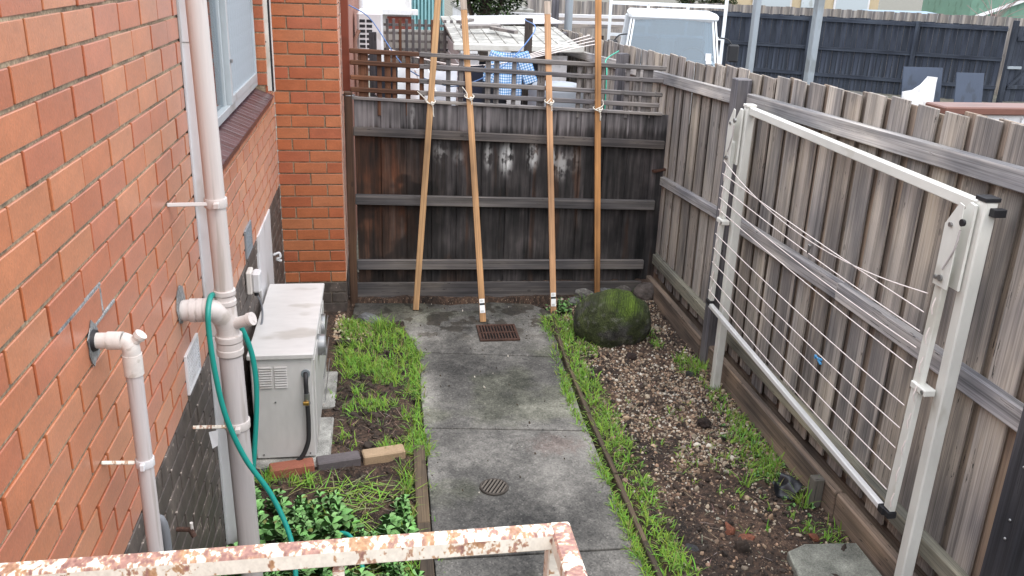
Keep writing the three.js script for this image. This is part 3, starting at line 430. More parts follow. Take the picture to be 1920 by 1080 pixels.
// ------------------------------------------------------------------ right-hand paling fence
{
  const X0 = 3.05, t = thing('grey_paling_fence', 'long silver grey paling fence with three rails along the right', 'fence', [X0, 0, -3.5]);
  const key = [[-12, 1.8], [-7.5, 1.92], [-4.4, 2.0], [-2.85, 2.065], [-1.86, 2.105], [-1.04, 2.13], [2, 2.2]];
  const lerpK = (z) => { for (let i = 1; i < key.length; i++) if (z <= key[i][0]) return mix(key[i - 1][1], key[i][1], (z - key[i - 1][0]) / (key[i][0] - key[i - 1][0])); return 2.2; };
  const variants = [];
  let n = 0;
  for (let z = 1.5; z > -10.4; z -= 0.2025) {
    const w = R(0.143, 0.156), yt = lerpK(z) + R(-0.012, 0.012), yb = 0.16 + R(-0.02, 0.02), h = yt - yb, tilt = R(-0.006, 0.006);
    part('paling', cb(0.013, h, w, { c: 0.002 }), M.silver[n % 5 ^ (rnd() < 0.3 ? 1 : 0)] || M.silver[0], t, [0.043 + R(-0.003, 0.003), (yt + yb) / 2, z - w / 2 + 3.5], [tilt, R(-0.03, 0.03), 0]);
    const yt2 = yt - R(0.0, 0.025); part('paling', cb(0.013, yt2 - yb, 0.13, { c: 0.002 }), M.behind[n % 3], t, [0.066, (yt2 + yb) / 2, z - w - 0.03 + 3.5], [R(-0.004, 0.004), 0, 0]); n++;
  }
  const rail = (z0, y0, z1, y1, h, m, d = 0.045) => part('rail', bar([0.012, y0, z0 + 3.5], [0.012, y1, z1 + 3.5], h, d, { c: 0.004 }, [0, 1, 0]), m, t);
  // centre heights
  rail(-3.42, 1.873, -0.57, 1.965, 0.085, M.railTop); rail(-3.56, 1.862, -6.3, 1.75, 0.085, M.railTop); rail(-6.4, 1.755, -9.2, 1.64, 0.085, M.railTop);
  rail(-3.42, 1.075, -2.0, 1.115, 0.095, M.railGrey); rail(-2.0, 1.115, -0.57, 1.12, 0.095, M.railGrey); rail(-3.56, 1.06, -5.15, 0.975, 0.07, M.railGrey); rail(-5.2, 0.97, -6.3, 0.93, 0.07, M.railGrey);
  rail(-3.42, 0.32, -0.57, 0.31, 0.085, M.railMoss, 0.05); rail(-3.56, 0.3, -5.18, 0.305, 0.085, M.railMoss, 0.05);
  rail(-0.4, 1.97, 1.5, 2.02, 0.085, M.railTop); rail(-0.4, 1.125, 1.5, 1.15, 0.095, M.railGrey); rail(-0.4, 0.31, 1.5, 0.31, 0.085, M.railMoss);
  const post = (z, h, m, w = 0.1) => part('post', moved(cb(0.1, h + 0.25, w, { c: 0.006 }), -0.025, h / 2 - 0.125, z + 3.5), m, t);
  post(-3.49, 2.0, M.postGrey); post(-0.49, 2.02, M.darkPost, 0.12); post(-6.35, 1.88, M.postGrey); post(-9.2, 1.86, M.postGrey);
  for (const y of [0.72, 0.8, 1.02]) part('screw', moved(new THREE.SphereGeometry(0.006, 8, 6), -0.05 - 0.026, y, 3.03), M.steel, t);
  for (const [z0, z1, y] of [[1.5, -1.6, 0.075], [-1.61, -3.6, 0.07], [-3.61, -5.1, 0.055]]) part('sleeper', moved(cb(0.05, 0.2, z0 - z1, { c: 0.008, g: 2 }), -0.03, y, (z0 + z1) / 2 + 3.5), M.sleeper, t);
  part('sleeper', moved(cb(0.04, 0.4, 7.0, { c: 0.006, g: 2 }), 0.1, 0.12, 1.5), M.sleeper, t); part('sleeper', moved(cb(0.04, 0.4, 5.0, { c: 0.006, g: 2 }), 0.1, 0.12, -4.52), M.sleeper, t);
  part('stake', moved(cb(0.06, 0.3, 0.055, { c: 0.005 }), -0.088, 0.03, 1.76), M.stake, t);
  part('rail_offcut', moved(turned(cb(0.12, 0.022, 0.16, { c: 0.004 }), 0.05, 0.3, 0.1), -0.045, 1.075, -1.53), mat({ color: '#6f4b3c', map: T.wood }), t);
}
// ------------------------------------------------------------------ fold-down clothesline
{
  const t = thing('fold_down_clothesline', 'cream fold-down clothesline with its frame folded down in front of grey fence', 'clothesline', [2.93, 0, -2.0]);
  const zF = -3.1 + 2, zN = -0.9 + 2;
  for (const z of [zF, zN]) { const p = part('post', moved(cb(0.055, 1.95, 0.055, { c: 0.006 }), 0, 0.905, z), M.cream, t); part('post_cap', moved(cb(0.062, 0.016, 0.062), 0, 1.888, z), z > 0 ? M.black : M.cream, p); }
  part('top_beam', bar([0.005, 1.86, zF + 0.028], [0.005, 1.848, zN - 0.028], 0.045, 0.04, { c: 0.004 }, [0, 1, 0]), M.cream, t);
  part('beam_end_cap', moved(cb(0.05, 0.03, 0.03), 0.018, 1.845, zN + 0.042), M.black, t);
  for (const [z, s] of [[zF, 0], [zN, 1]]) {
    const zi = z - (s ? 0.085 : 0.075), yb = s ? 0.505 : 0.62;
    const a = part('arm', bar([-0.07, yb, zi], [-0.055, 1.66, zi + 0.01], 0.028, 0.05, { c: 0.004 }), M.cream, t);
    const sh = new THREE.Shape([[-0.05, 1.53], [0.05, 1.53], [0.05, 1.86], [0.02, 1.865], [-0.05, 1.77]].map((p) => new THREE.Vector2(...p)));
    const G = new THREE.ExtrudeGeometry(sh, { depth: 0.008, bevelEnabled: true, bevelSize: 0.002, bevelThickness: 0.002, bevelSegments: 1 }); G.rotateY(-Math.PI / 2); G.translate(-0.036, 0, z - 0.05);
    const h = part('hinge_plate', G, M.cream, t); 
    const G2 = new THREE.ExtrudeGeometry(sh, { depth: 0.004, bevelEnabled: false }); G2.rotateY(-Math.PI / 2); G2.scale(1, 1, 0.86); G2.translate(-0.082, 0, (z - 0.05)); part('hinge_plate', G2, M.cream, t);
    for (const [y, dz, r] of [[1.8, 0.01, 0.014], [1.775, -0.055, 0.009], [1.565, -0.05, 0.013], [1.56, -0.08, 0.008]]) part('bolt', rod([-0.095, y, z + dz], [-0.084, y, z + dz], r, r * 0.9, 10), y > 1.79 && s ? M.black : M.steel, h);
    part('hinge_slot', tube([[-0.088, 1.77, z + 0.004], [-0.088, 1.7, z - 0.004], [-0.088, 1.64, z - 0.03], [-0.088, 1.6, z - 0.05]], 0.004, 14, 5), M.pvcGrey, h);
    part('clasp', moved(cb(0.05, 0.03, 0.1, { c: 0.004 }), -0.062, s ? 1.095 : 1.16, z - 0.05), M.cream, a); part('bolt', rod([-0.09, s ? 1.095 : 1.16, z - 0.015], [-0.082, s ? 1.095 : 1.16, z - 0.015], 0.009, 0.009, 10), M.steel, a);
    for (let i = 0; i < 8; i++) { const y = mix(yb + 0.03, 1.45, i / 7.3); part('cord_loop', tube([[-0.086, y, zi + (s ? 0.028 : 0.02)], [-0.092, y + 0.03, zi + 0.029], [-0.086, y + 0.07, zi + 0.031]], 0.003, 8, 5), M.cord, a); }
    part('arm_end_cap', moved(cb(0.04, 0.03, 0.06), -0.072, yb - 0.015, zi), M.black, a);
  }
  part('front_bar', bar([-0.075, 0.59, zF - 0.06], [-0.078, 0.487, zN - 0.13], 0.03, 0.028, { c: 0.004 }, [0, 1, 0]), M.whiteBar, t);
  part('end_plug', moved(cb(0.036, 0.034, 0.04), -0.078, 0.487, zN - 0.11), M.black, t);
  part('tension_spring', tube(Array.from({ length: 40 }, (_, i) => [-0.075 + 0.006 * Math.cos(i * 1.3), 0.6 + i * 0.0025, zF - 0.075 + 0.006 * Math.sin(i * 1.3)]), 0.002, 120, 4), M.steel, t);
  const fh = [1.457, 1.379, 1.303, 1.229, 1.069, 0.973, 0.88, 0.779, 0.687], nh = [1.402, 1.321, 1.249, 1.161, 0.991, 0.887, 0.792, 0.686, 0.59];
  const line = (y0, y1, sag) => part('cord', tube(Array.from({ length: 9 }, (_, i) => { const k = i / 8; return [-0.088, mix(y0, y1, k) - sag * 4 * k * (1 - k), mix(zF - 0.085, zN - 0.105, k)]; }), 0.0026, 24, 5), M.cord, t);
  fh.forEach((y, i) => line(y, nh[i], 0.012 + (i % 3) * 0.006)); line(1.535, 1.481, 0.115);
  const pg = thing('blue_peg', 'small blue clothes peg clipped on a low clothesline cord', 'peg', [2.842, 0.865, -1.72]); part('peg_leg', moved(turned(cb(0.01, 0.012, 0.07), 0.25, 0, 0), 0, 0, 0), mat({ color: '#4f9bd0', roughness: 0.4 }), pg); part('peg_leg', moved(turned(cb(0.01, 0.012, 0.07), -0.25, 0, 0), 0, 0.006, 0), mat({ color: '#4f9bd0', roughness: 0.4 }), pg); part('spring', moved(new THREE.TorusGeometry(0.008, 0.002, 5, 12), 0, 0.003, 0), M.steel, pg);
  const pg2 = thing('grey_peg', 'small grey clothes peg hanging on the sagging upper cord', 'peg', [2.842, 1.36, -1.98]); part('peg_leg', moved(cb(0.01, 0.05, 0.01), 0, -0.01, 0), M.steel, pg2); part('peg_leg', moved(turned(cb(0.01, 0.05, 0.01), 0.3, 0, 0), 0, -0.01, 0.006), M.steel, pg2);
}
// ------------------------------------------------------------------ timber stakes leaning on the far fence
{
  const L = [
    [[1.005, 0.002, -4.665], [1.135, 1.62, -4.905], 2.52, 'leftmost tall pale timber stake leaning on the dark fence', 0],
    [[1.515, 0.004, -4.375], [1.432, 1.66, -4.905], 2.38, 'timber stake with label standing behind the square drain grate', 1],
    [[2.1, 0.0, -4.505], [2.06, 1.63, -4.905], 2.37, 'timber stake with label beside the path edge, third from left', 2],
    [[2.545, 0.0, -4.86], [2.455, 1.58, -4.91], 2.55, 'rightmost tall timber stake rising behind the mossy boulder', 3]];
  const cv = document.createElement('canvas'); cv.width = 64; cv.height = 160; const q = cv.getContext('2d'); q.fillStyle = '#f4f4f2'; q.fillRect(0, 0, 64, 160); q.fillStyle = '#16181c'; q.fillRect(0, 48, 64, 24); q.fillStyle = '#777'; for (let i = 0; i < 4; i++) q.fillRect(10, 10 + i * 8, 30 + (i % 2) * 12, 3); for (let i = 0; i < 5; i++) q.fillRect(8, 132 + i * 5, 40, 2);
  const tl = new THREE.CanvasTexture(cv); tl.colorSpace = THREE.SRGBColorSpace; const label = mat({ map: tl, roughness: 0.5 });
  for (const [a, b, top, txt, i] of L) {
    const k = top / (b[1] - a[1]), e = [a[0] + (b[0] - a[0]) * k, a[1] + (b[1] - a[1]) * k, a[2] + (b[2] - a[2]) * k];
    const t = thing('timber_stake', txt, 'stake', a, 'timber stakes leaning on the far fence'), rel = (p) => [p[0] - a[0], p[1] - a[1], p[2] - a[2]], pt = (s) => [0, 1, 2].map((n) => (b[n] - a[n]) * s);
    part('stake_body', bar([0, 0, 0], pt(k * 0.96), 0.047, 0.022, { c: 0.002 }), M.pine[i], t); part('stake_tip', bar(pt(k * 0.96), rel(e), 0.047, 0.022, { c: 0.002 }), M.pineGrey, t);
    if (i === 1 || i === 2) { const c = pt(0.075), G = new THREE.PlaneGeometry(0.04, 0.11); const m = part('label_sticker', G, label, t, [c[0], c[1], c[2] + 0.0145]); m.rotation.set(-Math.atan2(-(b[2] - a[2]), b[1] - a[1]), 0, -Math.atan2(b[0] - a[0], b[1] - a[1])); }
    const r = thing('rope_tie', ['white rope knotted round the leftmost timber stake', 'white rope knotted round the second stake from the left', 'white rope knotted round the third stake from the left', 'white rope knotted round the rightmost timber stake'][i], 'rope', b, 'rope ties on the stakes');
    part('loop', tube([[-0.03, 0, 0.02], [0, -0.01, 0.024], [0.03, 0.0, 0.02], [0.032, 0.01, -0.02], [0, 0.02, -0.03], [-0.032, 0.01, -0.02]], 0.005, 32, 6, true), M.rope, r); part('knot', moved(new THREE.TorusKnotGeometry(0.008, 0.005, 30, 6), 0.012, -0.008, 0.028), M.rope, r);
    part('tail', tube([[0.012, -0.01, 0.03], [0.018, -0.05, 0.026], [0.02, -0.09, 0.02], [0.024, -0.11 + 0.02 * i, 0.02]], 0.0045, 16, 6), M.rope, r); part('tail', tube([[-0.02, 0, 0.024], [-0.05 + 0.03 * i, 0.03, 0.0], [-0.1 + 0.045 * i, 0.075, -0.012]], 0.004, 14, 6), M.rope, r);
  }
}
// ------------------------------------------------------------------ boulder, rocks, small things on the ground
function lump(rx, ry, rz, seed, detail, rough, f = 2.2) {
  const G = new THREE.IcosahedronGeometry(1, detail), p = G.attributes.position, v = new THREE.Vector3();
  for (let i = 0; i < p.count; i++) { v.fromBufferAttribute(p, i); const k = 1 + rough * ((n3(v.x * f * 0.5 + seed, v.y * f * 0.5 + 5, v.z * f * 0.5 + 9) - 0.5) * 1.5 + (n3(v.x * f + seed, v.y * f + 3, v.z * f + 7) - 0.5) + 0.5 * (n3(v.x * f * 2.3, v.y * f * 2.3 + seed, v.z * f * 2.3) - 0.5) + 0.25 * (n3(v.x * f * 6, v.y * f * 6 + seed, v.z * f * 6) - 0.5)); p.setXYZ(i, v.x * rx * k, v.y * ry * k, v.z * rz * k); }
  G.computeVertexNormals(); return G;
}
function smooth(G) { // weld by position for smooth shading
  const p = G.attributes.position, m = new Map(), n = G.attributes.normal, key = (i) => [p.getX(i), p.getY(i), p.getZ(i)].map((q) => q.toFixed(5)).join();
  for (let i = 0; i < p.count; i++) { const k = key(i), a = m.get(k) || [0, 0, 0]; a[0] += n.getX(i); a[1] += n.getY(i); a[2] += n.getZ(i); m.set(k, a); }
  for (let i = 0; i < p.count; i++) { const a = m.get(key(i)), l = Math.hypot(...a) || 1; n.setXYZ(i, a[0] / l, a[1] / l, a[2] / l); } return G;
}
{
  const G = smooth(lump(0.29, 0.25, 0.25, 11, 24, 0.09, 2.6)), p = G.attributes.position, col = [], uv = [];
  for (let i = 0; i < p.count; i++) {
    const x = p.getX(i), y = p.getY(i), z = p.getZ(i), m = n3(x * 9 + 4, y * 9, z * 9, 3) * 0.6 + n3(x * 30, y * 30, z * 30, 5) * 0.4, d = Math.hypot((x - 0.08) / 0.17, (y - 0.19) / 0.13, (z - 0.08) / 0.2);
    const g = sst(0.28, 0.5, m + 0.12 * sst(-0.05, 0.15, y)), b = 0.85 * sst(1.25, 0.45, d + 0.9 * (m - 0.5)) ;
    let c = [0.085, 0.08, 0.07].map((k, j) => mix(k, [0.065, 0.08, 0.022][j], g)); c = c.map((k, j) => mix(k, [0.13, 0.21, 0.016][j], b));
    const l = sst(0.72, 0.8, n3(x * 38, y * 38 + 9, z * 38, 8)) * (1 - b); c = c.map((k, j) => mix(k, [0.2, 0.2, 0.16][j], 0.55 * l));
    col.push(...c); uv.push(x + z * 0.5, y + z * 0.6);
  }
  G.setAttribute('color', new THREE.Float32BufferAttribute(col, 3)); G.setAttribute('uv', new THREE.Float32BufferAttribute(uv, 2));
  const m = part('mossy_boulder', G, mat({ vertexColors: true, map: T.moss, bumpMap: T.moss, bumpScale: 0.008, roughness: 0.95 }), scene, [2.455, 0.125, -4.03], [0, 0.1, 0.05]); tag(m, 'large rounded dark boulder with bright green moss on top', 'boulder');
  const rk = (x, y, z, r, c, s, l, cat = 'rock', g) => tag(part('rock', smooth(lump(r[0], r[1], r[2], s, 8, 0.38, 1.6)), mat({ color: c, map: T.grit, bumpMap: T.gritBump, bumpScale: 0.006, roughness: 0.95 }), scene, [x, y, z], [0, s, 0]), l, cat, g);
  rk(2.95, 0.06, -4.8, [0.105, 0.095, 0.09], '#8d8078', 4, 'lumpy brownish grey rock in the corner of the two fences');
  rk(2.31, 0.02, -4.72, [0.055, 0.04, 0.05], '#a5a5a0', 7, 'small pale grey stone beside the third timber stake'); rk(2.43, 0.035, -4.83, [0.07, 0.05, 0.05], '#a8a39c', 9, 'grey stone just left of the rightmost timber stake');
  rk(2.62, 0.035, -4.86, [0.06, 0.05, 0.05], '#a7a6a4', 12, 'grey stone just right of the rightmost timber stake'); rk(2.78, 0.035, -4.88, [0.08, 0.055, 0.05], '#9c938a', 15, 'flat grey brown stone behind the boulder by the dark fence');
  rk(0.64, 0.01, -4.47, [0.11, 0.03, 0.06], '#a3a5a6', 18, 'flat grey stone at the foot of the brick pier'); rk(2.19, 0.02, -1.42, [0.035, 0.022, 0.03], '#5d5d60', 21, 'small dark grey stone in the soil near the path'); rk(2.83, 0.015, -3.3, [0.035, 0.025, 0.03], '#55544e', 24, 'dark stone in gravel near the clothesline post');
  rk(2.68, 0.02, -2.62, [0.05, 0.03, 0.045], '#4a3a33', 27, 'dark brown clod in the middle of the gravel'); rk(2.5, 0.02, -3.62, [0.045, 0.03, 0.04], '#4d3b34', 30, 'dark clod in the gravel in front of the boulder');
  // flaked terracotta
  const sh = (x, z, s, l) => tag(part('terracotta_shard', smooth(lump(0.032, 0.01, 0.024, s, 6, 0.5, 1.8)), mat({ color: '#9c6048', map: T.grit, roughness: 0.9 }), scene, [x, 0.035, z], [0.5, s, 0.4]), l, 'shard'); sh(2.42, -1.53, 2, 'orange terracotta shard half buried in soil, left one'); sh(2.48, -1.47, 6, 'small orange terracotta shard right of the larger one'); sh(2.82, -1.43, 9, 'orange terracotta shard behind the concrete paver');
  // black plastic scrap: a crumpled sheet
  const P = new THREE.PlaneGeometry(0.13, 0.12, 14, 12), pp = P.attributes.position; for (let i = 0; i < pp.count; i++) { const x = pp.getX(i), y = pp.getY(i); pp.setXYZ(i, x * (1 - 0.25 * Math.abs(y) / 0.08) + 0.03 * (n3(x * 14, y * 14, 2) - 0.5), 0.02 + 0.07 * (n3(x * 20 + 4, y * 20, 7) - 0.4) , y + 0.03 * (n3(x * 12, y * 12, 9) - 0.5)); } P.computeVertexNormals(); const G2 = clean([P.toNonIndexed(), moved(P.toNonIndexed(), 0, -0.002, 0)]);
  tag(part('plastic_scrap', G2, mat({ color: '#1d1e22', roughness: 0.4 }), scene, [2.86, 0.03, -1.86], [0.2, 0.6, 0.15]), 'crumpled black plastic scrap beside the short stake', 'scrap');
  const pv = new THREE.Shape([[2.62, 1.3], [2.72, 1.345], [2.97, 1.33], [2.965, 0.98], [2.56, 0.96]].map((p) => new THREE.Vector2(...p))); const PG = new THREE.ExtrudeGeometry(pv, { depth: 0.05, bevelEnabled: true, bevelSize: 0.008, bevelThickness: 0.008, bevelSegments: 2 }); PG.rotateX(-Math.PI / 2); PG.translate(0, 0.01, 0);
  tag(part('concrete_paver', PG, mat({ color: '#a9a99c', map: T.grit, bumpMap: T.gritBump, bumpScale: 0.003, roughness: 0.92 }), scene), 'pale broken concrete paver on the soil by the right fence', 'paver');
}
{ // square iron grate and round drain cover
  const t = thing('square_drain_grate', 'square rusty iron drain grate set in the far path slab', 'drain grate', [1.6, 0.004, -4.14]);
  part('pit_shade', moved(cb(0.29, 0.004, 0.27, { c: 0 }), 0, 0.002, 0), mat({ color: '#0d0b0a', roughness: 1 }), t);  // black plate: the shade down the drain is painted into its colour
  const fr = [[0, 0.138, 0.3, 0.02], [0, -0.138, 0.3, 0.02]]; part('frame', clean([...fr.map(([x, z, w, d]) => moved(cb(w, 0.014, d), x, 0.008, z)), ...[-0.14, 0.14].map((x) => moved(cb(0.02, 0.014, 0.256), x, 0.008, 0)), moved(cb(0.26, 0.012, 0.016), 0, 0.0075, 0)]), M.rustGrate, t);
  for (let i = 0; i < 11; i++) part('grate_bar', moved(cb(0.011, 0.012, 0.256), -0.115 + i * 0.023, 0.0085, 0), M.rustGrate, t);
  const r = thing('round_drain_cover', 'small round metal drain cover in the near path slab', 'drain cover', [1.31, 0.003, -2.07]);
  part('pit_shade', moved(new THREE.CylinderGeometry(0.072, 0.072, 0.003, 28), 0, 0.0015, 0), mat({ color: '#0f0e0c', roughness: 1 }), r); part('rim', moved(new THREE.TorusGeometry(0.072, 0.007, 8, 36).rotateX(Math.PI / 2), 0, 0.004, 0), mat({ color: '#655d55', map: T.grit, roughness: 0.8, metalness: 0.2 }), r);  // black disc with the shade below the bars painted into its colour
  for (let i = -3; i <= 3; i++) { const l = 2 * Math.sqrt(0.07 * 0.07 - (i * 0.019) ** 2); part('grate_bar', moved(turned(cb(0.0105, 0.008, l), 0, -0.5, 0), i * 0.019 * Math.cos(0.5), 0.006, i * 0.019 * Math.sin(0.5)), mat({ color: '#6a6259', roughness: 0.75, metalness: 0.2 }), r); }
}
// timber edging strips beside the path
{
  const strip = (pts, w, h, top, label) => { const t = thing('timber_edging', label, 'edging', [pts[0][0], 0, pts[0][1]]); for (let i = 0; i + 1 < pts.length; i++) { const a = pts[i], b = pts[i + 1]; part('edging_board', bar([a[0] - pts[0][0], top - h / 2 + R(-0.004, 0.004), a[1] - pts[0][1]], [b[0] - pts[0][0], top - h / 2 + R(-0.004, 0.004), b[1] - pts[0][1] + 0.004], w, h, { c: 0.004 }), M.edging, t); } };
  strip([[0.91, -1.0], [0.918, -1.75], [0.928, -2.5]], 0.065, 0.1, 0.035, 'weathered timber edging strip on the left side of the path');
  strip([[1.965, -0.9], [1.975, -1.5], [1.985, -2.1], [1.995, -2.8], [2.01, -3.4], [2.04, -4.0], [2.1, -4.5]], 0.028, 0.1, 0.035, 'thin timber edging strip on the right side of the path');
}
// ------------------------------------------------------------------ rusty railing and landing at the bottom of the picture
{
  const t = thing('rusty_railing', 'peeling white painted rusty steel railing across the foreground', 'railing', [0.5, 0.95, 0.9]);
  const rustUV = (G, s) => { const n = G.attributes.normal, u = G.attributes.uv; for (let i = 0; i < u.count; i++) { const hv = n.getY(i) > 0.4; u.setXY(i, (hv ? 0.02 : 0.52) + (((u.getX(i) * 6 + 0.2) % 1) + 1) % 1 * 0.44, u.getY(i) * 1.5 + s); } return G; };
  part('top_rail', rustUV(bar([-0.53, 0.905, 0.01], [0.478, 0.914, 0.0], 0.028, 0.03, { c: 0.003, off: [0.1, 0.3] }, [0, 1, 0]), 0.1), M.rust, t);
  part('side_rail', rustUV(bar([0.4795, 0.9145, -0.015], [0.4795, 0.916, 1.3], 0.03, 0.028, { c: 0.003, off: [0.1, 0.1] }), 0.4), M.rust, t);
  for (const x of [-0.42, -0.13, 0.165, 0.325]) if (x !== 0.325) part('baluster', rustUV(moved(cb(0.016, 0.885, 0.016), x, 0.445, 0.005), x), M.rust, t);
  part('corner_post', rustUV(moved(cb(0.03, 0.91, 0.03), 0.4795, 0.449, -0.02), 0.7), M.rust, t); for (const z of [0.35, 0.75, 1.2]) part('baluster', rustUV(moved(cb(0.016, 0.9, 0.016), 0.4795, 0.448, z), z), M.rust, t);
  part('bottom_rail', rustUV(bar([-0.53, 0.1, -0.02], [0.478, 0.1, -0.02], 0.02, 0.02, { c: 0.002 }, [0, 1, 0]), 0.2), M.rust, t);
  struct('landing', moved(cb(1.1, 1.0, 1.9, { c: 0.01 }), 0.53, 0.447, 1.82), M.concrete, 'concrete landing under the railing');
}
// ------------------------------------------------------------------ gravel, clods, grass, weeds
function scatter(name, n, geo, pick, label, category, m) {
  const I = new THREE.InstancedMesh(geo, m, n), o = new THREE.Object3D(); I.name = numbered(name); let k = 0;
  while (k < n) { const q = pick(); if (!q) continue; o.position.set(q.x, q.y, q.z); o.rotation.set(R(0, 6.28), R(0, 6.28), R(0, 6.28)); o.scale.set(...q.s); o.updateMatrix(); I.setMatrixAt(k, o.matrix); I.setColorAt(k, q.c); k++; }
  I.castShadow = I.receiveShadow = true; I.userData = { kind: 'stuff', label, category }; scene.add(I); return I;
}
const pebbleCols = ['#c9ad90', '#b99c82', '#d8c6ad', '#a58a70', '#e6dccb', '#8d7663', '#c4b29a', '#b5947a', '#9c8e7c'].map((c) => new THREE.Color(c));
const pebGeo = smooth(lump(1, 0.72, 0.86, 5, 2, 0.4, 1.7));
const inRight = (x, z) => x > 2.03 + 0.03 * sst(-3.5, -4.5, z) && x < 2.99 && z < -0.9 && z > -4.88;
const densGravel = (x, z) => { let d = sst(-1.5, -2.5, z) * 0.9 + 0.12; d *= 0.25 + 0.95 * sst(0.32, 0.58, n3(x * 2.6 + 7, 3, z * 2.6, 2) * 0.7 + n3(x * 7, 8, z * 7, 2) * 0.3); d *= 0.35 + 0.65 * sst(2.06, 2.25, x); return d; };
scatter('gravel', 9000, pebGeo, () => { const x = R(2.03, 2.99), z = R(-4.88, -0.9); if (!inRight(x, z) || rnd() > densGravel(x, z)) return null; const r = 0.0038 + 0.0065 * rnd() ** 2.3 + (rnd() < 0.02 ? 0.008 : 0); return { x, z, y: groundY(x, z) + r * 0.25, s: [r * R(0.9, 1.5), r * R(0.7, 1.1), r], c: pebbleCols[Math.floor(rnd() * 9)].clone().multiplyScalar(R(0.4, 0.85)) }; }, 'tan and cream gravel over the right garden bed', 'gravel', mat({ roughness: 0.9 }));
scatter('gravel', 420, pebGeo, () => { const x = R(0.38, 0.66), z = R(-4.62, -4.0), r = R(0.005, 0.013); return { x, z, y: groundY(x, z) + r * 0.3, s: [r * 1.3, r * 0.8, r], c: pebbleCols[Math.floor(rnd() * 9)].clone().multiplyScalar(R(0.6, 1)) }; }, 'small patch of gravel at the foot of the brick pier', 'gravel', mat({ roughness: 0.9 }));
const clodGeo = smooth(lump(1, 0.8, 0.9, 8, 3, 0.7, 2.4));
scatter('soil_clods', 2600, clodGeo, () => {
  const left = rnd() < 0.45; let x, z; if (left) { x = R(0.42, 0.9); z = R(-4.2, -1.1); if (z > -2.3 && rnd() < 0.3) x = R(0.03, 0.9); } else { x = R(2.03, 2.99); z = -0.9 - 3.9 * rnd() ** 1.6; }
  const r = 0.004 + 0.014 * rnd() ** 2.5 + (rnd() < 0.015 ? 0.018 : 0), k = R(0.5, 1.3); return { x, z, y: groundY(x, z) + r * 0.2, s: [r * 1.2, r * 0.8, r], c: new THREE.Color().setRGB(0.05 * k, 0.036 * k, 0.028 * k) };
}, 'dark crumbs and clods of soil across both garden beds', 'soil', mat({ roughness: 1 }));
scatter('fallen_debris', 140, pebGeo, () => { const x = R(0.95, 2.1), z = -1.2 - 3.6 * rnd() ** 0.35; const r = R(0.002, 0.006), k = rnd() < 0.12; return { x, z, y: 0.005, s: [r * R(1, 2.4), r * 0.5, r], c: k ? new THREE.Color('#cfc6b8') : new THREE.Color().setRGB(0.06, 0.045, 0.03) }; }, 'specks of dirt and grit lying on the path', 'debris', mat({ roughness: 1 }));

function Leaves() { this.p = []; this.n = []; this.c = []; }
Leaves.prototype.tri = function (a, b, c, col) { const ux = b[0] - a[0], uy = b[1] - a[1], uz = b[2] - a[2], vx = c[0] - a[0], vy = c[1] - a[1], vz = c[2] - a[2]; let n = [uy * vz - uz * vy, uz * vx - ux * vz, ux * vy - uy * vx]; const l = Math.hypot(...n) || 1; n = n.map((k) => k / l); if (n[1] < 0) n = n.map((k) => -k); this.p.push(...a, ...b, ...c); for (let i = 0; i < 3; i++) { this.n.push(...n); this.c.push(...col); } };
Leaves.prototype.blade = function (x, y, z, len, w, dir, lean, curl, col) {   // a grass blade of three bending segments
  let px = x, py = y, pz = z, t = lean; const sx = -Math.sin(dir), sz = Math.cos(dir), cx = Math.cos(dir), cz = Math.sin(dir); let a = [px - sx * w / 2, py, pz - sz * w / 2], b = [px + sx * w / 2, py, pz + sz * w / 2];
  for (let i = 1; i <= 3; i++) { const s = len / 3; px += cx * Math.sin(t) * s; pz += cz * Math.sin(t) * s; py += Math.cos(t) * s; t += curl; const k = w * (i === 1 ? 0.45 : i === 2 ? 0.33 : 0); if (i < 3) { const c = [px - sx * k, py, pz - sz * k], d = [px + sx * k, py, pz + sz * k]; this.tri(a, b, c, col); this.tri(b, d, c, col); a = c; b = d; } else this.tri(a, b, [px, py, pz], col); }
};
Leaves.prototype.leaf = function (x, y, z, len, w, dir, rise, col) {   // an oval leaf folded along its midrib
  const cx = Math.cos(dir), cz = Math.sin(dir), sx = -cz, sz = cx, P = (f, s, up) => [x + cx * len * f * Math.cos(rise) + sx * s * w, y + len * f * Math.sin(rise) + up - 0.1 * len * f * f, z + cz * len * f * Math.cos(rise) + sz * s * w], u = 0.16 * w;
  const o = P(0, 0, 0), m = P(0.5, 0, -u), e = P(1, 0, 0); for (const s of [-1, 1]) { const a = P(0.25, s * 0.42, u), b = P(0.6, s * 0.5, u), c = P(0.85, s * 0.26, u * 0.5); this.tri(o, m, a, col); this.tri(a, m, b, col); this.tri(b, m, c, col); this.tri(c, m, e, col); }
};
Leaves.prototype.mesh = function (name, m, label, category, kind) { const o = part(name, geoOf(this.p, this.n, null, this.c), m, scene); o.userData = { label, category }; if (kind) o.userData.kind = kind; return o; };
const leafMat = new THREE.MeshPhysicalMaterial({ vertexColors: true, roughness: 0.85, transmission: 0.3, thickness: 0, side: THREE.DoubleSide });
const green = (k = 1) => { const y = rnd(); return y < 0.07 ? [0.3 * k, 0.26 * k, 0.1 * k] : [mix(0.15, 0.29, y) * k, mix(0.34, 0.47, rnd()) * k, mix(0.025, 0.05, rnd()) * k]; };
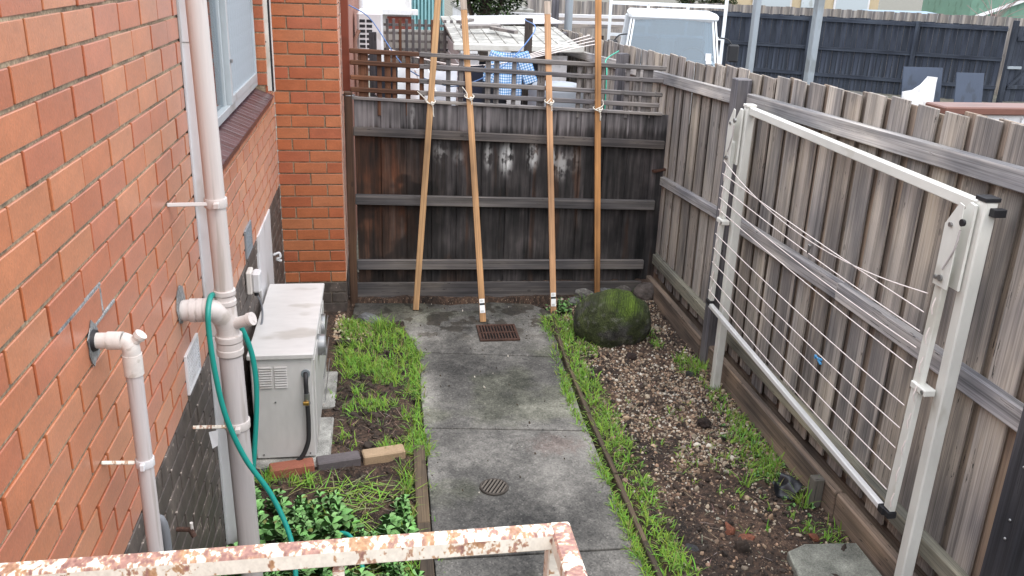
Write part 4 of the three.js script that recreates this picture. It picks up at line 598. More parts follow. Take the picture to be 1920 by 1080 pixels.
{
  const G = new Leaves();
  const tuft = (x, z, n, len, sp = 0.03, lay = 0.5, k = 1) => { const d0 = R(0, 6.28); for (let i = 0; i < n; i++) { const a = R(0, 6.28), r = sp * Math.sqrt(rnd()), bx = x + r * Math.cos(a), bz = z + r * Math.sin(a), l = len * R(0.5, 1.2); G.blade(bx, Math.max(groundY(bx, bz), -0.01) - 0.004, bz, l, R(0.0035, 0.008), rnd() < 0.4 ? d0 + R(-0.7, 0.7) : R(0, 6.28), R(0.05, lay), R(0.1, 0.5), green(k * R(0.75, 1.15))); } };
  // left lawn strip: thick at the far end and along the path, thin over dark soil
  for (let i = 0; i < 2600; i++) { const x = R(0.42, 1.0), z = R(-4.38, -2.42); const dx = x - 0.98 - 0.04 * nz(3, z * 2); if (dx > 0.0 || (z < -4.1 && x > 0.93 - (-4.1 - z) * 0.5)) continue; let d = 0.03 + 0.9 * sst(-3.3, -3.75, z + 1.4 * nz(x * 1.5, z * 1.5) + 0.25 * sst(0.7, 0.45, x)) + 0.9 * sst(0.85, 0.95, x + 0.12 * (n3(1, 2, z * 6) - 0.5)) + 0.55 * sst(0.58, 0.7, n3(x * 8, 2, z * 8)); d *= sst(0.4, 0.5, x); if (rnd() > d * 0.85 * (0.45 + 0.9 * sst(0.38, 0.6, n3(x * 6 + 3, 4, z * 6)))) continue; tuft(x, z, 6, R(0.045, 0.1), 0.03, 1.15, 1); }
  // right edging, both sides
  for (let i = 0; i < 1350; i++) { const z = -1.1 - 3.35 * rnd(), e = 1.965 + (z < -3 ? (-3 - z) * 0.06 : 0), s = rnd() < 0.36; const x = s ? e - 0.025 - 0.03 * rnd() : e + 0.03 + 0.15 * rnd() ** 1.7; if (rnd() > 0.35 + 0.75 * sst(0.4, 0.6, n3(2, 5, z * 5 + (s ? 9 : 0)))) continue; tuft(x, z, 6, R(0.04, 0.085), 0.02, 1.15, 1); }
  // lush patch round boulder and posts, thin patches by the sleepers
  for (const [x, z, rx, rz, n, l] of [[2.2, -3.95, 0.09, 0.35, 90, 0.06], [2.75, -3.98, 0.06, 0.22, 40, 0.05], [2.88, -3.45, 0.1, 0.16, 46, 0.08], [2.9, -2.75, 0.07, 0.5, 60, 0.06], [2.85, -2.3, 0.12, 0.35, 70, 0.09], [2.9, -2.0, 0.06, 0.25, 30, 0.07], [2.7, -4.45, 0.16, 0.2, 36, 0.035], [2.45, -4.68, 0.2, 0.1, 30, 0.05], [2.9, -4.85, 0.15, 0.06, 14, 0.07], [2.45, -2.6, 0.3, 0.5, 24, 0.05], [2.6, -1.9, 0.3, 0.4, 22, 0.06], [2.12, -2.6, 0.06, 0.9, 60, 0.06], [2.88, -1.45, 0.1, 0.12, 16, 0.07], [2.4, -4.62, 0.04, 0.05, 8, 0.14], [0.72, -4.3, 0.05, 0.08, 16, 0.12], [0.12, -2.22, 0.06, 0.06, 14, 0.1], [0.3, -2.22, 0.1, 0.03, 12, 0.08], [2.66, -1.95, 0.02, 0.02, 3, 0.14], [2.9, -1.72, 0.02, 0.03, 4, 0.16]]) for (let i = 0; i < n; i++) { const a = R(0, 6.28), r = Math.sqrt(rnd()); const px = x + rx * r * Math.cos(a), pz = z + rz * r * Math.sin(a); if (px > 2.98 || (px < 2.03 && px > 1.0)) continue; tuft(px, pz, 6, l * R(0.7, 1.3), 0.022, 1.0, 0.95); }
  // pulled grass lying in the near left bed
  for (let i = 0; i < 650; i++) { const x = R(0.25, 0.87), z = R(-2.2, -1.2); if (n3(x * 5, 1, z * 5, 4) < 0.42 + 0.2 * sst(0.5, 0.3, x)) continue; G.blade(x, groundY(x, z) + R(0.005, 0.04), z, R(0.06, 0.17), R(0.003, 0.007), R(0, 6.28), R(1.1, 1.6), R(-0.1, 0.2), rnd() < 0.18 ? [0.34, 0.33, 0.16] : green(1.1)); }
  for (let i = 0; i < 70; i++) { const z = R(-2.35, -1.1); tuft(0.86 + R(-0.03, 0.02), z, 5, R(0.05, 0.13), 0.02, 0.7); if (rnd() < 0.3) tuft(0.975, z, 3, 0.05, 0.01, 1.2); }
  for (const z of [-2.7, -2.66, -2.69]) tuft(1.55 + R(-0.15, 0.2), z, 2, 0.025, 0.01, 1.2); for (let i = 0; i < 10; i++) tuft(1.31 + R(-0.06, 0.06), -2.07 + R(-0.07, 0.07), 2, 0.018, 0.01, 1.2);
  G.mesh('grass', leafMat, 'bright green grass tufts along the path edges and beds', 'grass', 'stuff');
  // dry stems
  const S = new Leaves(); for (let i = 0; i < 260; i++) { const l = rnd() < 0.5, x = l ? R(0.3, 0.88) : R(2.05, 2.95), z = l ? R(-3.4, -1.3) : R(-3.2, -1.0); S.blade(x, groundY(x, z) + 0.012, z, R(0.03, 0.1), R(0.002, 0.004), R(0, 6.28), R(1.2, 1.6), R(-0.15, 0.15), [0.4 * R(0.6, 1.1), 0.33 * R(0.6, 1), 0.2]); }
  S.mesh('dry_stems', leafMat, 'scattered dry straw on the bare soil', 'straw', 'stuff');
  // leafy ground cover at the foot of the stack
  const W = new Leaves(), weed = (x, z, h, whorls, sz, L) => { const lx = R(-0.2, 0.2), lz = R(-0.2, 0.2), y0 = groundY(x, z) - 0.005; L.blade(x, y0, z, h, 0.005, 0, 0.05, 0.02, [0.09, 0.13, 0.03]); for (let k = 0; k < whorls; k++) { const f = (k + 1) / whorls, y = y0 + h * f, n = 4 + Math.floor(rnd() * 2), d = R(0, 6.28), s = sz * (k === whorls - 1 ? 0.65 : R(0.85, 1.1)), kk = R(0.75, 1.15); for (let i = 0; i < n; i++) L.leaf(x + lx * h * f, y, z + lz * h * f, s, s * R(0.62, 0.8), d + i * 6.283 / n + R(-0.25, 0.25), R(0.05, 0.5), rnd() < 0.05 ? [0.34, 0.36, 0.1] : [0.3 * kk, mix(0.52, 0.68, rnd()) * kk, 0.19 * kk]); } };
  for (let i = 0; i < 270; i++) { const x = R(0.03, 0.86), z = R(-2.2, -1.05); const inside = z > -1.98 + 0.25 * sst(0.45, 0.85, x) - 0.14 * sst(0.2, 0.05, x) + 0.2 * nz(x * 2, z * 2); if (!inside || (Math.hypot(x - 0.17, z + 1.262) < 0.07)) continue; if (x > 0.5 && rnd() < 0.35) continue; weed(x, z, R(0.04, 0.17) * (x < 0.5 ? 1.1 : 0.8), 3 + Math.floor(rnd() * 2), R(0.03, 0.07), W); }
  for (let i = 0; i < 40; i++) weed(2.42 + R(-0.28, 0.28), -4.66 + R(-0.1, 0.1), R(0.02, 0.06), 2, 0.02, W); for (let i = 0; i < 26; i++) weed(2.17 + R(-0.1, 0.06), -4.55 + R(-0.12, 0.1), R(0.03, 0.1), 2, 0.026, W); for (let i = 0; i < 30; i++) weed(2.86 + R(-0.12, 0.1), -2.1 + R(-0.6, 0.5), R(0.01, 0.04), 2, 0.018, W);
  W.mesh('leafy_weeds', leafMat, 'dense dark green leafy weeds round the foot of the stack', 'weeds', 'stuff');
  const O = new Leaves(); for (let i = 0; i < 5; i++) weed(0.83 + R(-0.03, 0.03), -1.83 + R(-0.03, 0.03), R(0.09, 0.14), 3, 0.045, O); O.mesh('leafy_weed', leafMat, 'single leafy green weed against the left timber edging', 'plant');
}
// ------------------------------------------------------------------ beyond the far fence
{
  const t = thing('air_conditioner', 'white outdoor air conditioner unit with dark slots behind the dark fence', 'air conditioner', [0.67, 1.55, -7.9]);
  part('casing', moved(cb(0.26, 0.57, 0.8, { c: 0.02 }), 0, 0.29, 0), M.white, t); for (let i = 0; i < 9; i++) for (const x of [-0.075, -0.005]) part('louvre', moved(cb(0.056, 0.03, 0.008), x, 0.09 + i * 0.05, 0.4), M.black, t);
  part('bracket', moved(cb(0.3, 0.03, 0.7), -0.04, -0.012, 0), M.white, t); part('hose', tube([[-0.11, 0.4, 0.42], [-0.15, 0.3, 0.44], [-0.15, 0.1, 0.44], [-0.13, -0.4, 0.44]], 0.02, 16, 8), mat({ color: '#8c6a5c' }), t);
  const h = thing('neighbour_house', 'pinkish rendered wall of the neighbouring house behind the air conditioner', 'house', [0.3, 0, -9]);
  part('wall', moved(cb(0.4, 3.2, 5.8, { c: 0.01 }), 0, 1.55, 0), mat({ color: '#b07a68', map: T.brick, roughness: 0.8 }), h); part('downpipe', moved(new THREE.CylinderGeometry(0.04, 0.04, 3.2, 14), 0.22, 1.55, -2.2), M.white, h);
  // trellis screen
  const s = thing('trellis_screen', 'grey timber trellis screen behind the clothes, left of the shed', 'trellis', [1.3, 0, -9.6]);
  for (let i = 0; i < 12; i++) part('slat', moved(cb(0.035, 1.95, 0.018), -0.43 + i * 0.08, 0.97, 0.02), i % 5 === 2 ? M.latticeBrown : M.latticeDark, s); for (let i = 0; i < 15; i++) part('slat', moved(cb(0.95, 0.032, 0.016), 0, 0.5 + i * 0.098, 0), M.lattice, s); part('backing', moved(cb(0.95, 1.8, 0.02), 0, 0.9, -0.25), mat({ color: '#c9c8c4', map: T.mott }), s);
  // shed
  const d = thing('garden_shed', 'white weatherboard garden shed with pale ribbed roof and gutter', 'shed', [2.2, 0, -9]);
  for (let i = 0; i < 11; i++) part('weatherboard', moved(turned(cb(0.02, 0.17, 2.2, { c: 0.002 }), 0, 0, 0.06), -0.56, 0.1 + i * 0.155, -0.1), M.white, d);
  part('front_wall', clean([moved(cb(0.2, 1.7, 0.04), -0.45, 0.84, 1.0), moved(cb(0.16, 1.7, 0.04), 0.05, 0.84, 1.0), moved(cb(0.18, 1.7, 0.04), 0.55, 0.84, 1.0)]), M.white, d); part('opening_shade', moved(cb(1.1, 1.6, 0.02), 0.03, 0.8, 0.9), mat({ color: '#22232a', roughness: 0.9 }), d);  // dark sheet across the openings; the indoor shade is put into its colour
  part('roof', moved(turned(cb(1.4, 0.03, 2.3), 0.07, 0, 0), 0.08, 1.86, -0.1), mat({ color: '#d8d5cc', map: T.grit, roughness: 0.8 }), d); for (let i = 0; i < 9; i++) part('roof_rib', moved(turned(cb(0.012, 0.012, 2.3), 0.07, 0, 0), -0.5 + i * 0.15, 1.878, -0.1), mat({ color: '#d2cfc6', map: T.grit }), d);
  part('gutter', moved(cb(1.45, 0.075, 0.06, { c: 0.01 }), 0.08, 1.77, 1.1), M.cream, d); part('roof_sheet', moved(turned(cb(1.3, 0.02, 0.9), 0.04, 0.05, 0.03), 0.2, 1.95, -0.9), M.white, d);
  [[-0.25, 1.95, 0.25, 0.3, 'short dark plank lying on the shed roof edge'], [0.0, 1.93, 0.4, -0.9, 'long weathered plank lying across the shed roof'], [-0.4, 1.99, -0.1, 0.9, 'dark broken board at the left end of the shed roof']].forEach(([x, y, z, a, l], i) => tag(part('roof_plank', cb(0.5 - i * 0.1, 0.035, 0.07), M.lattice, scene, [2.2 + x, y - 0.02, -9 + z], [0.07, a, 0]), l, 'plank', 'planks on the shed roof'));
  // clothes line and washing
  const L = thing('washing_line', 'white washing lines strung behind the dark fence', 'clothesline', [1.6, 0, -6.4]);
  for (let i = 0; i < 4; i++) part('line', tube([[-0.75, 1.84 - 0.0 * i, -0.1 - i * 0.06], [0.0, 1.73 - 0.01 * i, -0.05 - i * 0.06], [1.25, 1.93 + 0.02 * i, -0.3 - i * 0.1]], 0.005, 20, 5), M.cord, L); part('line_post', moved(cb(0.07, 2.15, 0.07), 0.6, 1.07, -0.45), mat({ color: '#4b423c', map: T.wood }), L); part('line_post', moved(cb(0.07, 2.0, 0.07), -0.9, 1.0, -0.2), M.darkPost, L);
  const cloth = (x, y, z, w, h, m, name, label, cat, sleeves) => { const G = new THREE.PlaneGeometry(w, h, 14, 14), p = G.attributes.position, u = G.attributes.uv; for (let i = 0; i < p.count; i++) { const a = p.getX(i), b = p.getY(i), f = 0.5 - b / h; u.setXY(i, a, b); p.setXYZ(i, a * (1 - 0.12 * f), b - 0.02 * Math.cos(a * 9), 0.035 * f * Math.sin(a * 26 + x * 5) + 0.01 * (n3(a * 20, b * 20, x) - 0.5)); } G.computeVertexNormals(); const o = thing(name, label, cat, [x, y, z]); part('body', G, m, o); if (sleeves) for (const s of [-1, 1]) part('sleeve', moved(turned(cb(0.13, 0.3, 0.03, { c: 0.01 }), 0, 0, s * 0.35), s * (w / 2 + 0.03), h * 0.12, 0.0), m, o); };
  const dbl = { side: THREE.DoubleSide, roughness: 0.9 };
  cloth(1.97, 1.66, -6.5, 0.27, 0.42, mat({ map: T.check, ...dbl }), 'checked_shirt', 'blue and white checked shirt hanging on the line', 'shirt', true);
  cloth(1.0, 1.53, -6.35, 0.3, 0.42, mat({ color: '#eef0f4', ...dbl }), 'white_shirt', 'white shirt hanging leftmost behind the lattice', 'shirt', true); cloth(1.35, 1.5, -6.4, 0.24, 0.4, mat({ color: '#e4e8f0', ...dbl }), 'white_cloth', 'pale cloth hanging between white shirt and dark trousers', 'cloth');
  cloth(1.6, 1.45, -6.45, 0.24, 0.6, mat({ color: '#1d2030', ...dbl }), 'dark_trousers', 'dark navy trousers hanging on the line', 'trousers'); cloth(0.82, 1.5, -6.3, 0.2, 0.5, mat({ color: '#20242e', ...dbl }), 'dark_jacket', 'dark jacket hanging beside the pink house wall', 'jacket');
  // blue rope sagging from the house to the shed post
  tag(part('blue_rope', tube([[0.53, 2.3, -5.15], [0.67, 2.22, -5.2], [0.95, 1.86, -5.05], [1.19, 1.75, -5.0], [1.35, 1.73, -4.985], [1.68, 1.87, -5.0], [1.97, 2.1, -5.3], [2.15, 2.14, -6.8]], 0.0045, 60, 6), mat({ color: '#5d80b8', roughness: 0.7 }), scene), 'thin blue rope sagging across behind the timber stakes', 'rope');
  tag(part('green_rope', tube([[2.98, 1.9, -6.35], [2.75, 1.86, -5.9], [2.66, 1.8, -5.5], [2.64, 1.4, -5.4]], 0.006, 30, 6), mat({ color: '#3fa58c', roughness: 0.7 }), scene), 'thin green rope tied to the fence post behind the lattice', 'rope');
  const tk = thing('storage_drum', 'pale blue grey plastic drum behind the lattice right side', 'drum', [2.45, 0, -6.6]); part('drum_body', lathe([[0.001, 0], [0.26, 0], [0.27, 0.3], [0.27, 1.5], [0.22, 1.56], [0.001, 1.57]], 30), mat({ color: '#a6adb8', map: T.mott, roughness: 0.6 }), tk); part('drum_rim', moved(new THREE.TorusGeometry(0.272, 0.012, 6, 30).rotateX(Math.PI / 2), 0, 1.2, 0), mat({ color: '#98a0ac' }), tk);
  const bp = thing('steel_pole', 'galvanised steel pole rising behind the third timber stake', 'pole', [3.34, 0, -10.4]); part('shaft', moved(new THREE.CylinderGeometry(0.055, 0.055, 4, 16), 0, 1.95, 0), M.galv, bp); part('collar', moved(new THREE.CylinderGeometry(0.065, 0.065, 0.06, 16), 0, 1.6, 0), M.galv, bp);
  const bq = thing('timber_pole', 'grey square timber pole beside the galvanised pole', 'pole', [3.17, 0, -10.5]); part('shaft', moved(cb(0.09, 4, 0.09), 0, 1.95, 0), M.postGrey, bq); part('bracket', moved(cb(0.11, 0.05, 0.11), 0, 1.7, 0), M.galv, bq);
}
// plain paling fences further off
function farFence(name, label, a, b, h, m, rails, y0 = -0.08, post = 0, mp = m) {
  const L = Math.hypot(b[0] - a[0], b[1] - a[1]), t = thing(name, label, 'fence', [a[0], 0, a[1]]); t.rotation.y = -Math.atan2(b[1] - a[1], b[0] - a[0]); const n = Math.floor(L / 0.13);
  for (let i = 0; i < n; i++) part('paling', i % 2 ? PALB : PALA, Array.isArray(m) ? m[i % m.length] : m, t, [i * 0.13 + 0.065, y0 + h / 2 + R(-0.012, 0.012), i % 2 ? -0.012 : 0], null).scale.y = h;
  for (const y of rails) part('rail', moved(cb(L, 0.085, 0.045, { g: 0 }), L / 2, y, 0.035), mp, t); if (post) for (let x = 0.2; x < L; x += post) part('post', moved(cb(0.1, h + 0.02, 0.1), x, y0 + h / 2, 0.06), mp, t); return t;
}
const PALA = cb(0.12, 1, 0.014, { c: 0 }), PALB = cb(0.135, 1, 0.014, { c: 0 });
{
  const navy = ['#424a59', '#3d4553', '#485060'].map((c) => wood(c)), A = at(1325, 22, 23), B = at(1892, 46, 20.4);
  const y1 = (A[1] + B[1]) / 2; farFence('navy_fence', 'long dark blue grey painted paling fence behind the truck', [A[0], A[2]], [B[0], B[2]], y1 + 0.08, navy, [y1 - 0.07, y1 - 0.75, y1 - 1.4], -0.08, 2.45, navy[1]);
  const g = thing('navy_gate', 'dark blue grey gate at the right end of the navy fence', 'gate', [B[0] + 0.1, 0, B[2] + 0.1]); for (let i = 0; i < 8; i++) part('gate_board', moved(cb(0.145, 1.72, 0.02), 0.16 + i * 0.15, 0.82, 0), navy[i % 3], g); part('gate_post', moved(cb(0.1, 1.9, 0.1), 0, 0.85, 0), navy[1], g); for (const y of [0.3, 1.4]) part('gate_rail', moved(cb(1.2, 0.09, 0.04), 0.7, y, 0.03), navy[1], g); part('brace', bar([0.12, 0.3, 0.04], [1.2, 1.4, 0.04], 0.08, 0.03), navy[1], g); part('latch', moved(cb(0.35, 0.06, 0.05), 0.15, 0.75, 0.06), M.galv, g);
  const C = at(1300, 8, 24.5), D = at(1990, 36, 21.6); farFence('old_grey_fence', 'weathered grey paling fence standing just behind the navy fence', [C[0], C[2]], [D[0], D[2]], (C[1] + D[1]) / 2 + 0.02 + 0.08, M.silver, [0.4], -0.08);
  const E = at(985, 2, 20), F = at(1330, 2, 20.5); farFence('back_grey_fence', 'old grey paling fence far behind the shed and truck', [E[0], E[2]], [F[0], F[2]], E[1] + 0.12, M.silver, [0.4, 1.3], -0.08);
  // stacked white boards in front of it
  for (let i = 0; i < 4; i++) { const p = at(1060, 30 + i * 6, 16); tag(part('stacked_beam', cb(2.6, 0.07, 0.1, { g: 0 }), i % 2 ? M.silver[1] : M.white, scene, [p[0] + 0.3, p[1], p[2]]), ['topmost pale beam of the stack left of the truck', 'grey beam second from top left of the truck', 'white beam third from top left of the truck', 'grey beam at the bottom of the stack left of the truck'][i], 'beam', 'beams stacked left of the truck'); }
  const rk = thing('beam_rack', 'dark timber rack carrying the beams left of the truck', 'rack', [at(1060, 50, 16)[0] + 0.3, 0, at(1060, 50, 16)[2]]); for (const x of [-1.1, -0.35, 0.4, 1.1]) part('upright', moved(cb(0.09, 1.5, 0.09), x, 0.7, -0.1), mat({ color: '#4a3a34', map: T.wood }), rk); part('backing_board', moved(cb(2.5, 1.35, 0.03), 0, 0.62, -0.2), mat({ color: '#4a3a36', map: T.wood }), rk);
  // leaning sheets
  const sheetNavy = mat({ color: '#4b566a', map: T.mott, roughness: 0.7 });
  const sh = (u0, v0, u1, v1, d, m, name, label, z) => { const a = at(u0, v0, d), b = at(u1, v1, d), w = Math.abs(b[0] - a[0]); const o = part(name, cb(w, a[1] + 0.25, 0.03), m, scene, [(a[0] + b[0]) / 2, (a[1] + 0.25) / 2 - 0.12, a[2] + z], [-0.18, 0.1, 0]); return tag(o, label, 'board'); };
  sh(1693, 136, 1780, 150, 20.1, sheetNavy, 'leaning_sheet', 'wide dark blue sheet leaning against the navy fence', 0); sh(1793, 147, 1855, 152, 19.7, sheetNavy, 'leaning_sheet', 'smaller dark blue sheet leaning right of the wide one', 0);
  { const a = at(1690, 190, 19.5), s = new THREE.Shape([[0, -0.1], [0.0, 0.3], [0.25, 0.34], [0.45, 0.46], [0.62, 0.64], [0.86, 0.62], [0.84, 0.5], [0.8, -0.1]].map((p) => new THREE.Vector2(...p))), G = new THREE.ExtrudeGeometry(s, { depth: 0.03, bevelEnabled: false }); tag(part('white_offcut', G, M.white, scene, [a[0], -0.02 + a[1] * 0, a[2]], [-0.15, 0.1, 0]), 'white curved offcut panel leaning on the dark blue sheets', 'panel'); }
  // carport posts
  [[5.0, -8.0, 0.038, 'thinner galvanised post behind the right fence, left of two'], [5.67, -7.85, 0.046, 'thicker galvanised post behind the right fence, right of two']].forEach(([x, z, r, l]) => { const t = thing('galvanised_post', l, 'post', [x, 0, z], 'galvanised posts behind the fence'); part('shaft', moved(cb(r * 2, 4, r * 2, { c: 0.012 }), 0, 1.92, 0), M.galv, t); part('base_plate', moved(cb(0.2, 0.02, 0.2), 0, -0.075, 0), M.galv, t); });
  // low white outbuilding with a brown cap
  const w = thing('white_outbuilding', 'low white ribbed outbuilding with brown capping behind the right fence', 'outbuilding', [6.93, 0.045, -4.6]); part('wall', moved(cb(3.9, 1.7, 0.2), 0, 0.78, 0.3), M.white, w); for (let i = 0; i < 26; i++) part('wall_rib', moved(cb(0.03, 1.66, 0.02), -1.92 + i * 0.152, 0.78, 0.408), M.white, w); part('capping', moved(cb(4.0, 0.06, 0.27, { c: 0.01 }), 0, 1.665, 0.31), mat({ color: '#7c5246', map: T.mott, roughness: 0.5 }), w);
  struct('driveway', moved(cb(9, 0.02, 18, { c: 0 }), 8.2, -0.082, -11.5), mat({ color: '#8d8b84', map: T.grit, roughness: 0.92 }), 'pale concrete driveway beyond the right fence');
}
{ // truck facing the camera
  const p = at(1258, 115, 14), t = thing('white_truck', 'white flatbed truck cab facing the yard behind the grey fence', 'truck', [p[0], -0.07, p[2]]); t.rotation.y = -0.24;
  const wt = new THREE.MeshPhysicalMaterial({ color: '#e9ecef', roughness: 0.3, clearcoat: 0.6, clearcoatRoughness: 0.1 }), gl = new THREE.MeshPhysicalMaterial({ color: '#93a7b4', roughness: 0.04, transmission: 0.7, thickness: 0, ior: 1.75 });
  part('cab_body', clean([moved(cb(1.66, 0.85, 1.5, { c: 0.06 }), 0, 0.85, -0.75), moved(cb(1.6, 0.18, 0.1, { c: 0.03 }), 0, 0.45, 0.03)]), wt, t);
  const yb = 1.3, yt = 1.97, P = { a: [-0.72, yb, -0.02], b: [0.72, yb, -0.02], c: [0.64, yt, -0.3], d: [-0.64, yt, -0.3], e: [-0.74, yb, -1.4], f: [0.74, yb, -1.4], g: [0.66, yt, -1.36], h: [-0.66, yt, -1.36] };
  for (const [a, b, w] of [[P.a, P.d, 0.075], [P.b, P.c, 0.075], [P.e, P.h, 0.14], [P.f, P.g, 0.14]]) part('pillar', bar(a, b, w, 0.07, { c: 0.02 }), wt, t);
  { const G = cb(1.42, 0.13, 1.24, { c: 0.055 }); G.translate(0, yt + 0.03, -0.85); part('roof', G, wt, t); part('roof_vent', moved(cb(0.5, 0.05, 0.3, { c: 0.02 }), 0, yt + 0.105, -0.6), wt, t); }
  const grid = (A, B, C, D, bow) => { const tr = [], n = 10, Q = (u, v) => [0, 1, 2].map((k) => mix(mix(A[k], B[k], u), mix(D[k], C[k], u), v) + (k === 2 ? bow * 4 * u * (1 - u) : 0)); for (let i = 0; i < n; i++) for (let j = 0; j < n; j++) { const a = Q(i / n, j / n), b = Q((i + 1) / n, j / n), c = Q((i + 1) / n, (j + 1) / n), d = Q(i / n, (j + 1) / n); tr.push([a, b, c], [a, c, d]); } const g = fromTris(tr, 1, [0, 0], false); return g; };
  part('windscreen', grid(P.a, P.b, P.c, P.d, 0.05), gl, t); part('windscreen_seal', clean([bar(P.a, P.d, 0.02, 0.075, { c: 0.004 }), bar(P.b, P.c, 0.02, 0.075, { c: 0.004 }), bar([P.d[0], P.d[1] - 0.01, P.d[2] + 0.04], [P.c[0], P.c[1] - 0.01, P.c[2] + 0.04], 0.02, 0.02), bar([P.a[0], P.a[1], P.a[2] + 0.04], [P.b[0], P.b[1], P.b[2] + 0.04], 0.03, 0.02)]), M.black, t); part('side_window', grid(P.e, P.a, P.d, P.h, 0), gl, t); part('side_window', grid(P.b, P.f, P.g, P.c, 0), gl, t); part('rear_window', grid(P.f, P.e, P.h, P.g, 0), gl, t);
  part('seat', clean([moved(cb(0.5, 0.75, 0.15, { c: 0.05 }), -0.38, 1.25, -1.15), moved(cb(0.5, 0.75, 0.15, { c: 0.05 }), 0.38, 1.25, -1.15)]), mat({ color: '#6d7680', roughness: 0.8 }), t); part('dashboard', moved(cb(1.36, 0.1, 0.35, { c: 0.03 }), 0, 1.27, -0.25), mat({ color: '#55606a', roughness: 0.7 }), t);
  part('steering_wheel', moved(new THREE.TorusGeometry(0.19, 0.016, 8, 24).rotateX(-0.9), 0.38, 1.38, -0.5), M.black, t);
  for (const s of [-1, 1]) { const m = part('mirror', moved(cb(0.17, 0.27, 0.07, { c: 0.025 }), s * 0.95, 1.5, 0.02), M.black, t); part('mirror_arm', tube([[s * 0.72, 1.72, -0.1], [s * 0.85, 1.7, 0.0], [s * 0.94, 1.6, 0.02]], 0.012, 10, 6), M.black, m); part('headlight', moved(cb(0.3, 0.16, 0.05, { c: 0.02 }), s * 0.6, 0.68, 0.01), M.alu, t); for (const z of [-0.65, -3.6]) { const w = part('wheel', moved(new THREE.CylinderGeometry(0.36, 0.36, 0.22, 28).rotateZ(Math.PI / 2), s * 0.72, 0.36, z), M.rubber, t); part('rim', moved(new THREE.CylinderGeometry(0.2, 0.2, 0.23, 20).rotateZ(Math.PI / 2), s * 0.722, 0.36, z), M.galv, w); } }
  part('wiper', bar([-0.4, 1.31, 0.06], [0.1, 1.36, 0.05], 0.012, 0.012), M.black, t); part('windscreen_sticker', moved(turned(cb(0.09, 0.12, 0.004), -0.4, 0, 0), 0.58, 1.42, -0.03), M.white, t); part('windscreen_sticker', moved(turned(cb(0.09, 0.05, 0.004), -0.4, 0, 0), 0.59, 1.34, -0.0), M.white, t);
  part('tray', moved(cb(1.95, 0.12, 3.4, { c: 0.02 }), 0, 0.85, -3.3), M.white, t);
  const r = part('ladder_rack', clean([bar([-0.99, 0.9, -1.65], [-0.99, 2.35, -1.65], 0.055, 0.055), bar([0.99, 0.9, -1.65], [0.99, 2.35, -1.65], 0.055, 0.055), bar([-1.0, 2.13, -1.65], [1.0, 2.13, -1.65], 0.055, 0.05, {}, [0, 1, 0]), bar([-0.34, 1.6, -1.65], [-0.34, 2.13, -1.65], 0.05, 0.05), bar([0.34, 1.6, -1.65], [0.34, 2.13, -1.65], 0.05, 0.05), bar([-1.0, 2.33, -1.65], [1.0, 2.33, -1.65], 0.05, 0.05, {}, [0, 1, 0]), bar([-1.0, 1.6, -1.65], [1.0, 1.6, -1.65], 0.05, 0.05, {}, [0, 1, 0])]), wt, t);
}
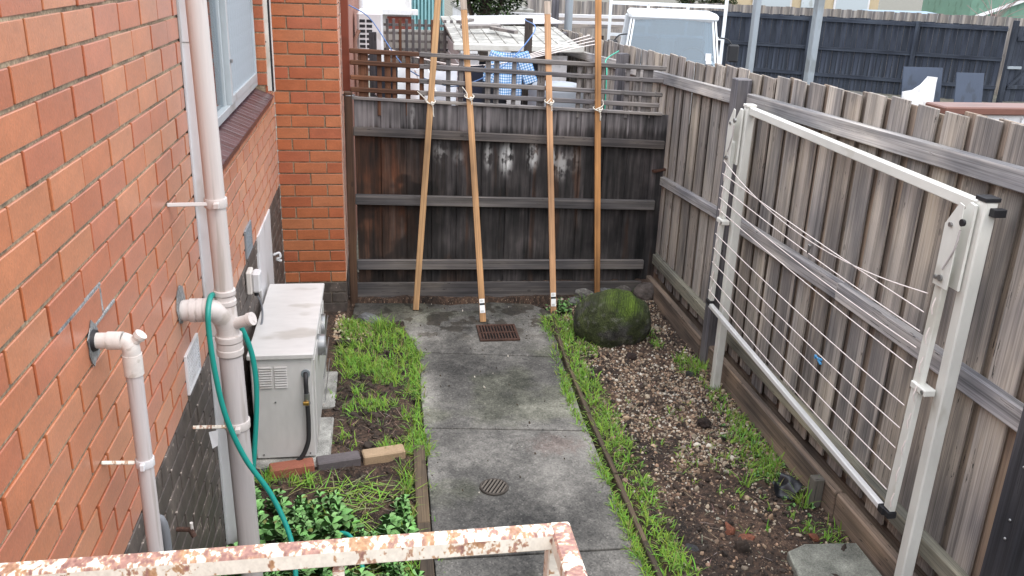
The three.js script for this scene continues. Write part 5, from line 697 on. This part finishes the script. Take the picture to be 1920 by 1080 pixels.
{ // far buildings
  const bx = (name, label, cat, u0, u1, v1, d, m, extra) => { const a = at(u0, v1, d), b = at(u1, v1, d), w = b[0] - a[0], t = thing(name, label, cat, [(a[0] + b[0]) / 2, -0.08, a[2]]); part('wall', moved(cb(w, 3.2, 3), 0, 1.6, -1.5), m, t); if (extra) extra(t, w); return t; };
  const cream = mat({ color: '#c9b798', map: T.mott, roughness: 0.85 });
  bx('cream_house', 'cream brick house beyond the navy fence', 'house', 1385, 1668, 15, 32, cream, (t, w) => { for (const [x, ww, l] of [[-w * 0.27, 1.5, 0], [w * 0.3, 1.4, 0]]) { const f = part('window', moved(cb(ww, 1.5, 0.06), x, 1.9, 0.02), M.white, t); part('pane', moved(cb(ww - 0.15, 1.35, 0.03), x, 1.9, 0.045), mat({ color: '#aeb6ba', roughness: 0.15 }), f); } const k = part('window', moved(cb(0.9, 0.9, 0.06), 0.1, 1.55, 0.02), M.alu, t); part('pane', moved(cb(0.75, 0.35, 0.03), 0.1, 1.4, 0.05), mat({ color: '#3c4348', roughness: 0.2 }), k); });
  bx('white_house', 'white weatherboard building at the top left beyond the trellis', 'house', 680, 772, 20, 22, M.white, (t, w) => { part('eave', moved(cb(w + 0.3, 0.12, 0.4), 0, 1.5, 0.2), M.white, t); part('red_panel', moved(cb(w * 0.5, 0.35, 0.05), 0.3, 1.2, 0.03), mat({ color: '#8a4a40' }), t); });
  bx('teal_shed', 'teal green ribbed shed wall between white building and tree', 'shed', 774, 830, 10, 26, mat({ color: '#5f9298', map: T.mott }), (t, w) => { for (let i = 0; i < 9; i++) part('wall_rib', moved(cb(0.05, 3.1, 0.05), -w / 2 + 0.06 + i * 0.105, 1.6, 0.02), mat({ color: '#86b2b6' }), t); });
  bx('pale_wall_house', 'pale grey garden building behind the tree and shed', 'house', 870, 1000, 30, 19, M.white, (t, w) => { t.children[0].scale.y = 0.53; t.children[0].position.y = 0.0; part('coping', moved(cb(w + 0.1, 0.08, 3.1), 0, 1.75, -1.5), M.concrete, t); });
  const gs = thing('green_shed', 'green metal garden shed with low roof beyond the grey fence', 'shed', [...at(1745, 30, 27)].map((k, i) => i === 1 ? -0.08 : k)); part('wall', moved(cb(2.1, 1.55, 2), 0, 0.8, -1), mat({ color: '#5d7a68', map: T.mott }), gs); part('roof', moved(turned(cb(2.3, 0.06, 2.2), 0.05, 0, 0), 0, 1.62, -1), mat({ color: '#8fa6b8', map: T.mott }), gs); part('door', moved(cb(0.7, 1.4, 0.03), -0.6, 0.72, 0.01), mat({ color: '#7c93a6' }), gs);
  const gh = thing('green_roof_house', 'green walled house with white gutter at the top right', 'house', [...at(1910, 25, 32)].map((k, i) => i === 1 ? -0.08 : k)); part('wall', moved(cb(4.5, 2.6, 3), 0.3, 1.3, -1.5), mat({ color: '#6d9482', map: T.mott, roughness: 0.6 }), gh); part('gutter', bar([-2.6, 1.2, 0.1], [0.3, 2.2, 0.1], 0.1, 0.1), M.white, gh);
}
// trees
function tree(name, label, pos, rad, h, n, cols, trunkH, ls = 0.11) {
  const t = thing(name, label, 'tree', pos); part('trunk', clean([tube([[0, -0.1, 0], [0.05, trunkH * 0.5, 0.03], [0, trunkH, 0], [0.1, trunkH + h * 0.5, 0]], 0.09, 12, 8), ...[0, 1, 2, 3, 4].map((i) => tube([[0, trunkH * 0.8, 0], [0.4 * rad * Math.cos(i * 1.3), trunkH + h * 0.25, 0.4 * rad * Math.sin(i * 1.3)], [0.75 * rad * Math.cos(i * 1.3), trunkH + h * 0.5, 0.75 * rad * Math.sin(i * 1.3)]], 0.04, 8, 6))]), mat({ color: '#5d5045', map: T.wood }), t);
  if (!n) return t; const L = new Leaves(), cl = Array.from({ length: 46 }, () => { const a = R(0, 6.28), v = R(-1, 1), q = Math.cbrt(rnd()) * 0.85; return [rad * q * Math.sqrt(1 - v * v) * Math.cos(a), h / 2 * (1 + q * v), rad * q * Math.sqrt(1 - v * v) * Math.sin(a), R(0.22, 0.42)]; });
  for (let i = 0; i < n; i++) { const c = cl[i % 46], a = R(0, 6.28), v = R(-1, 1), q = c[3] * Math.cbrt(rnd()), k = R(0.6, 1.25), b = cols[Math.floor(rnd() * cols.length)]; L.leaf(c[0] + q * Math.sqrt(1 - v * v) * Math.cos(a), trunkH + c[1] + q * v, c[2] + q * Math.sqrt(1 - v * v) * Math.sin(a), ls * R(0.7, 1.2), ls * 0.42, R(0, 6.28), R(-0.8, 0.5), b.map((w) => w * k)); }
  const m = new THREE.Mesh(geoOf(L.p, L.n, null, L.c), leafMat); m.name = 'crown'; m.castShadow = m.receiveShadow = true; t.add(m); return t;
}
{
  const p = at(905, 20, 15); tree('leafy_tree', 'dense green leafy tree overhanging behind the shed', [p[0], -0.05, p[2]], 0.95, 2.6, 7000, [[0.05, 0.1, 0.02], [0.075, 0.14, 0.03], [0.035, 0.075, 0.02]], 1.55);
  const q = at(1300, 5, 27); tree('hedge_tree', 'green shrub showing above the fence behind the truck', [q[0] + 0.4, -0.05, q[2]], 1.0, 1.8, 3000, [[0.07, 0.11, 0.03], [0.1, 0.13, 0.05]], 0.9, 0.14);
  const b = at(1865, 20, 28), t = thing('bare_tree', 'bare pinkish branched tree in front of the green house', 'tree', [b[0], -0.05, b[2]]); const twigs = []; for (let i = 0; i < 26; i++) { const a = R(0, 6.28), l = R(0.6, 1.4), y = R(0.8, 1.6); twigs.push(tube([[0, y, 0], [0.4 * l * Math.cos(a), y + 0.5 * l, 0.4 * l * Math.sin(a)], [l * Math.cos(a) + R(-0.2, 0.2), y + R(0.5, 1.1) * l, l * Math.sin(a)]], 0.008, 6, 5)); } part('trunk', tube([[0, -0.1, 0], [0.04, 0.8, 0], [0, 1.7, 0]], 0.06, 8, 8), mat({ color: '#a08c86', map: T.wood }), t); part('branches', clean(twigs), mat({ color: '#8a7470', roughness: 0.9 }), t);
}
renderer.render(scene, camera);
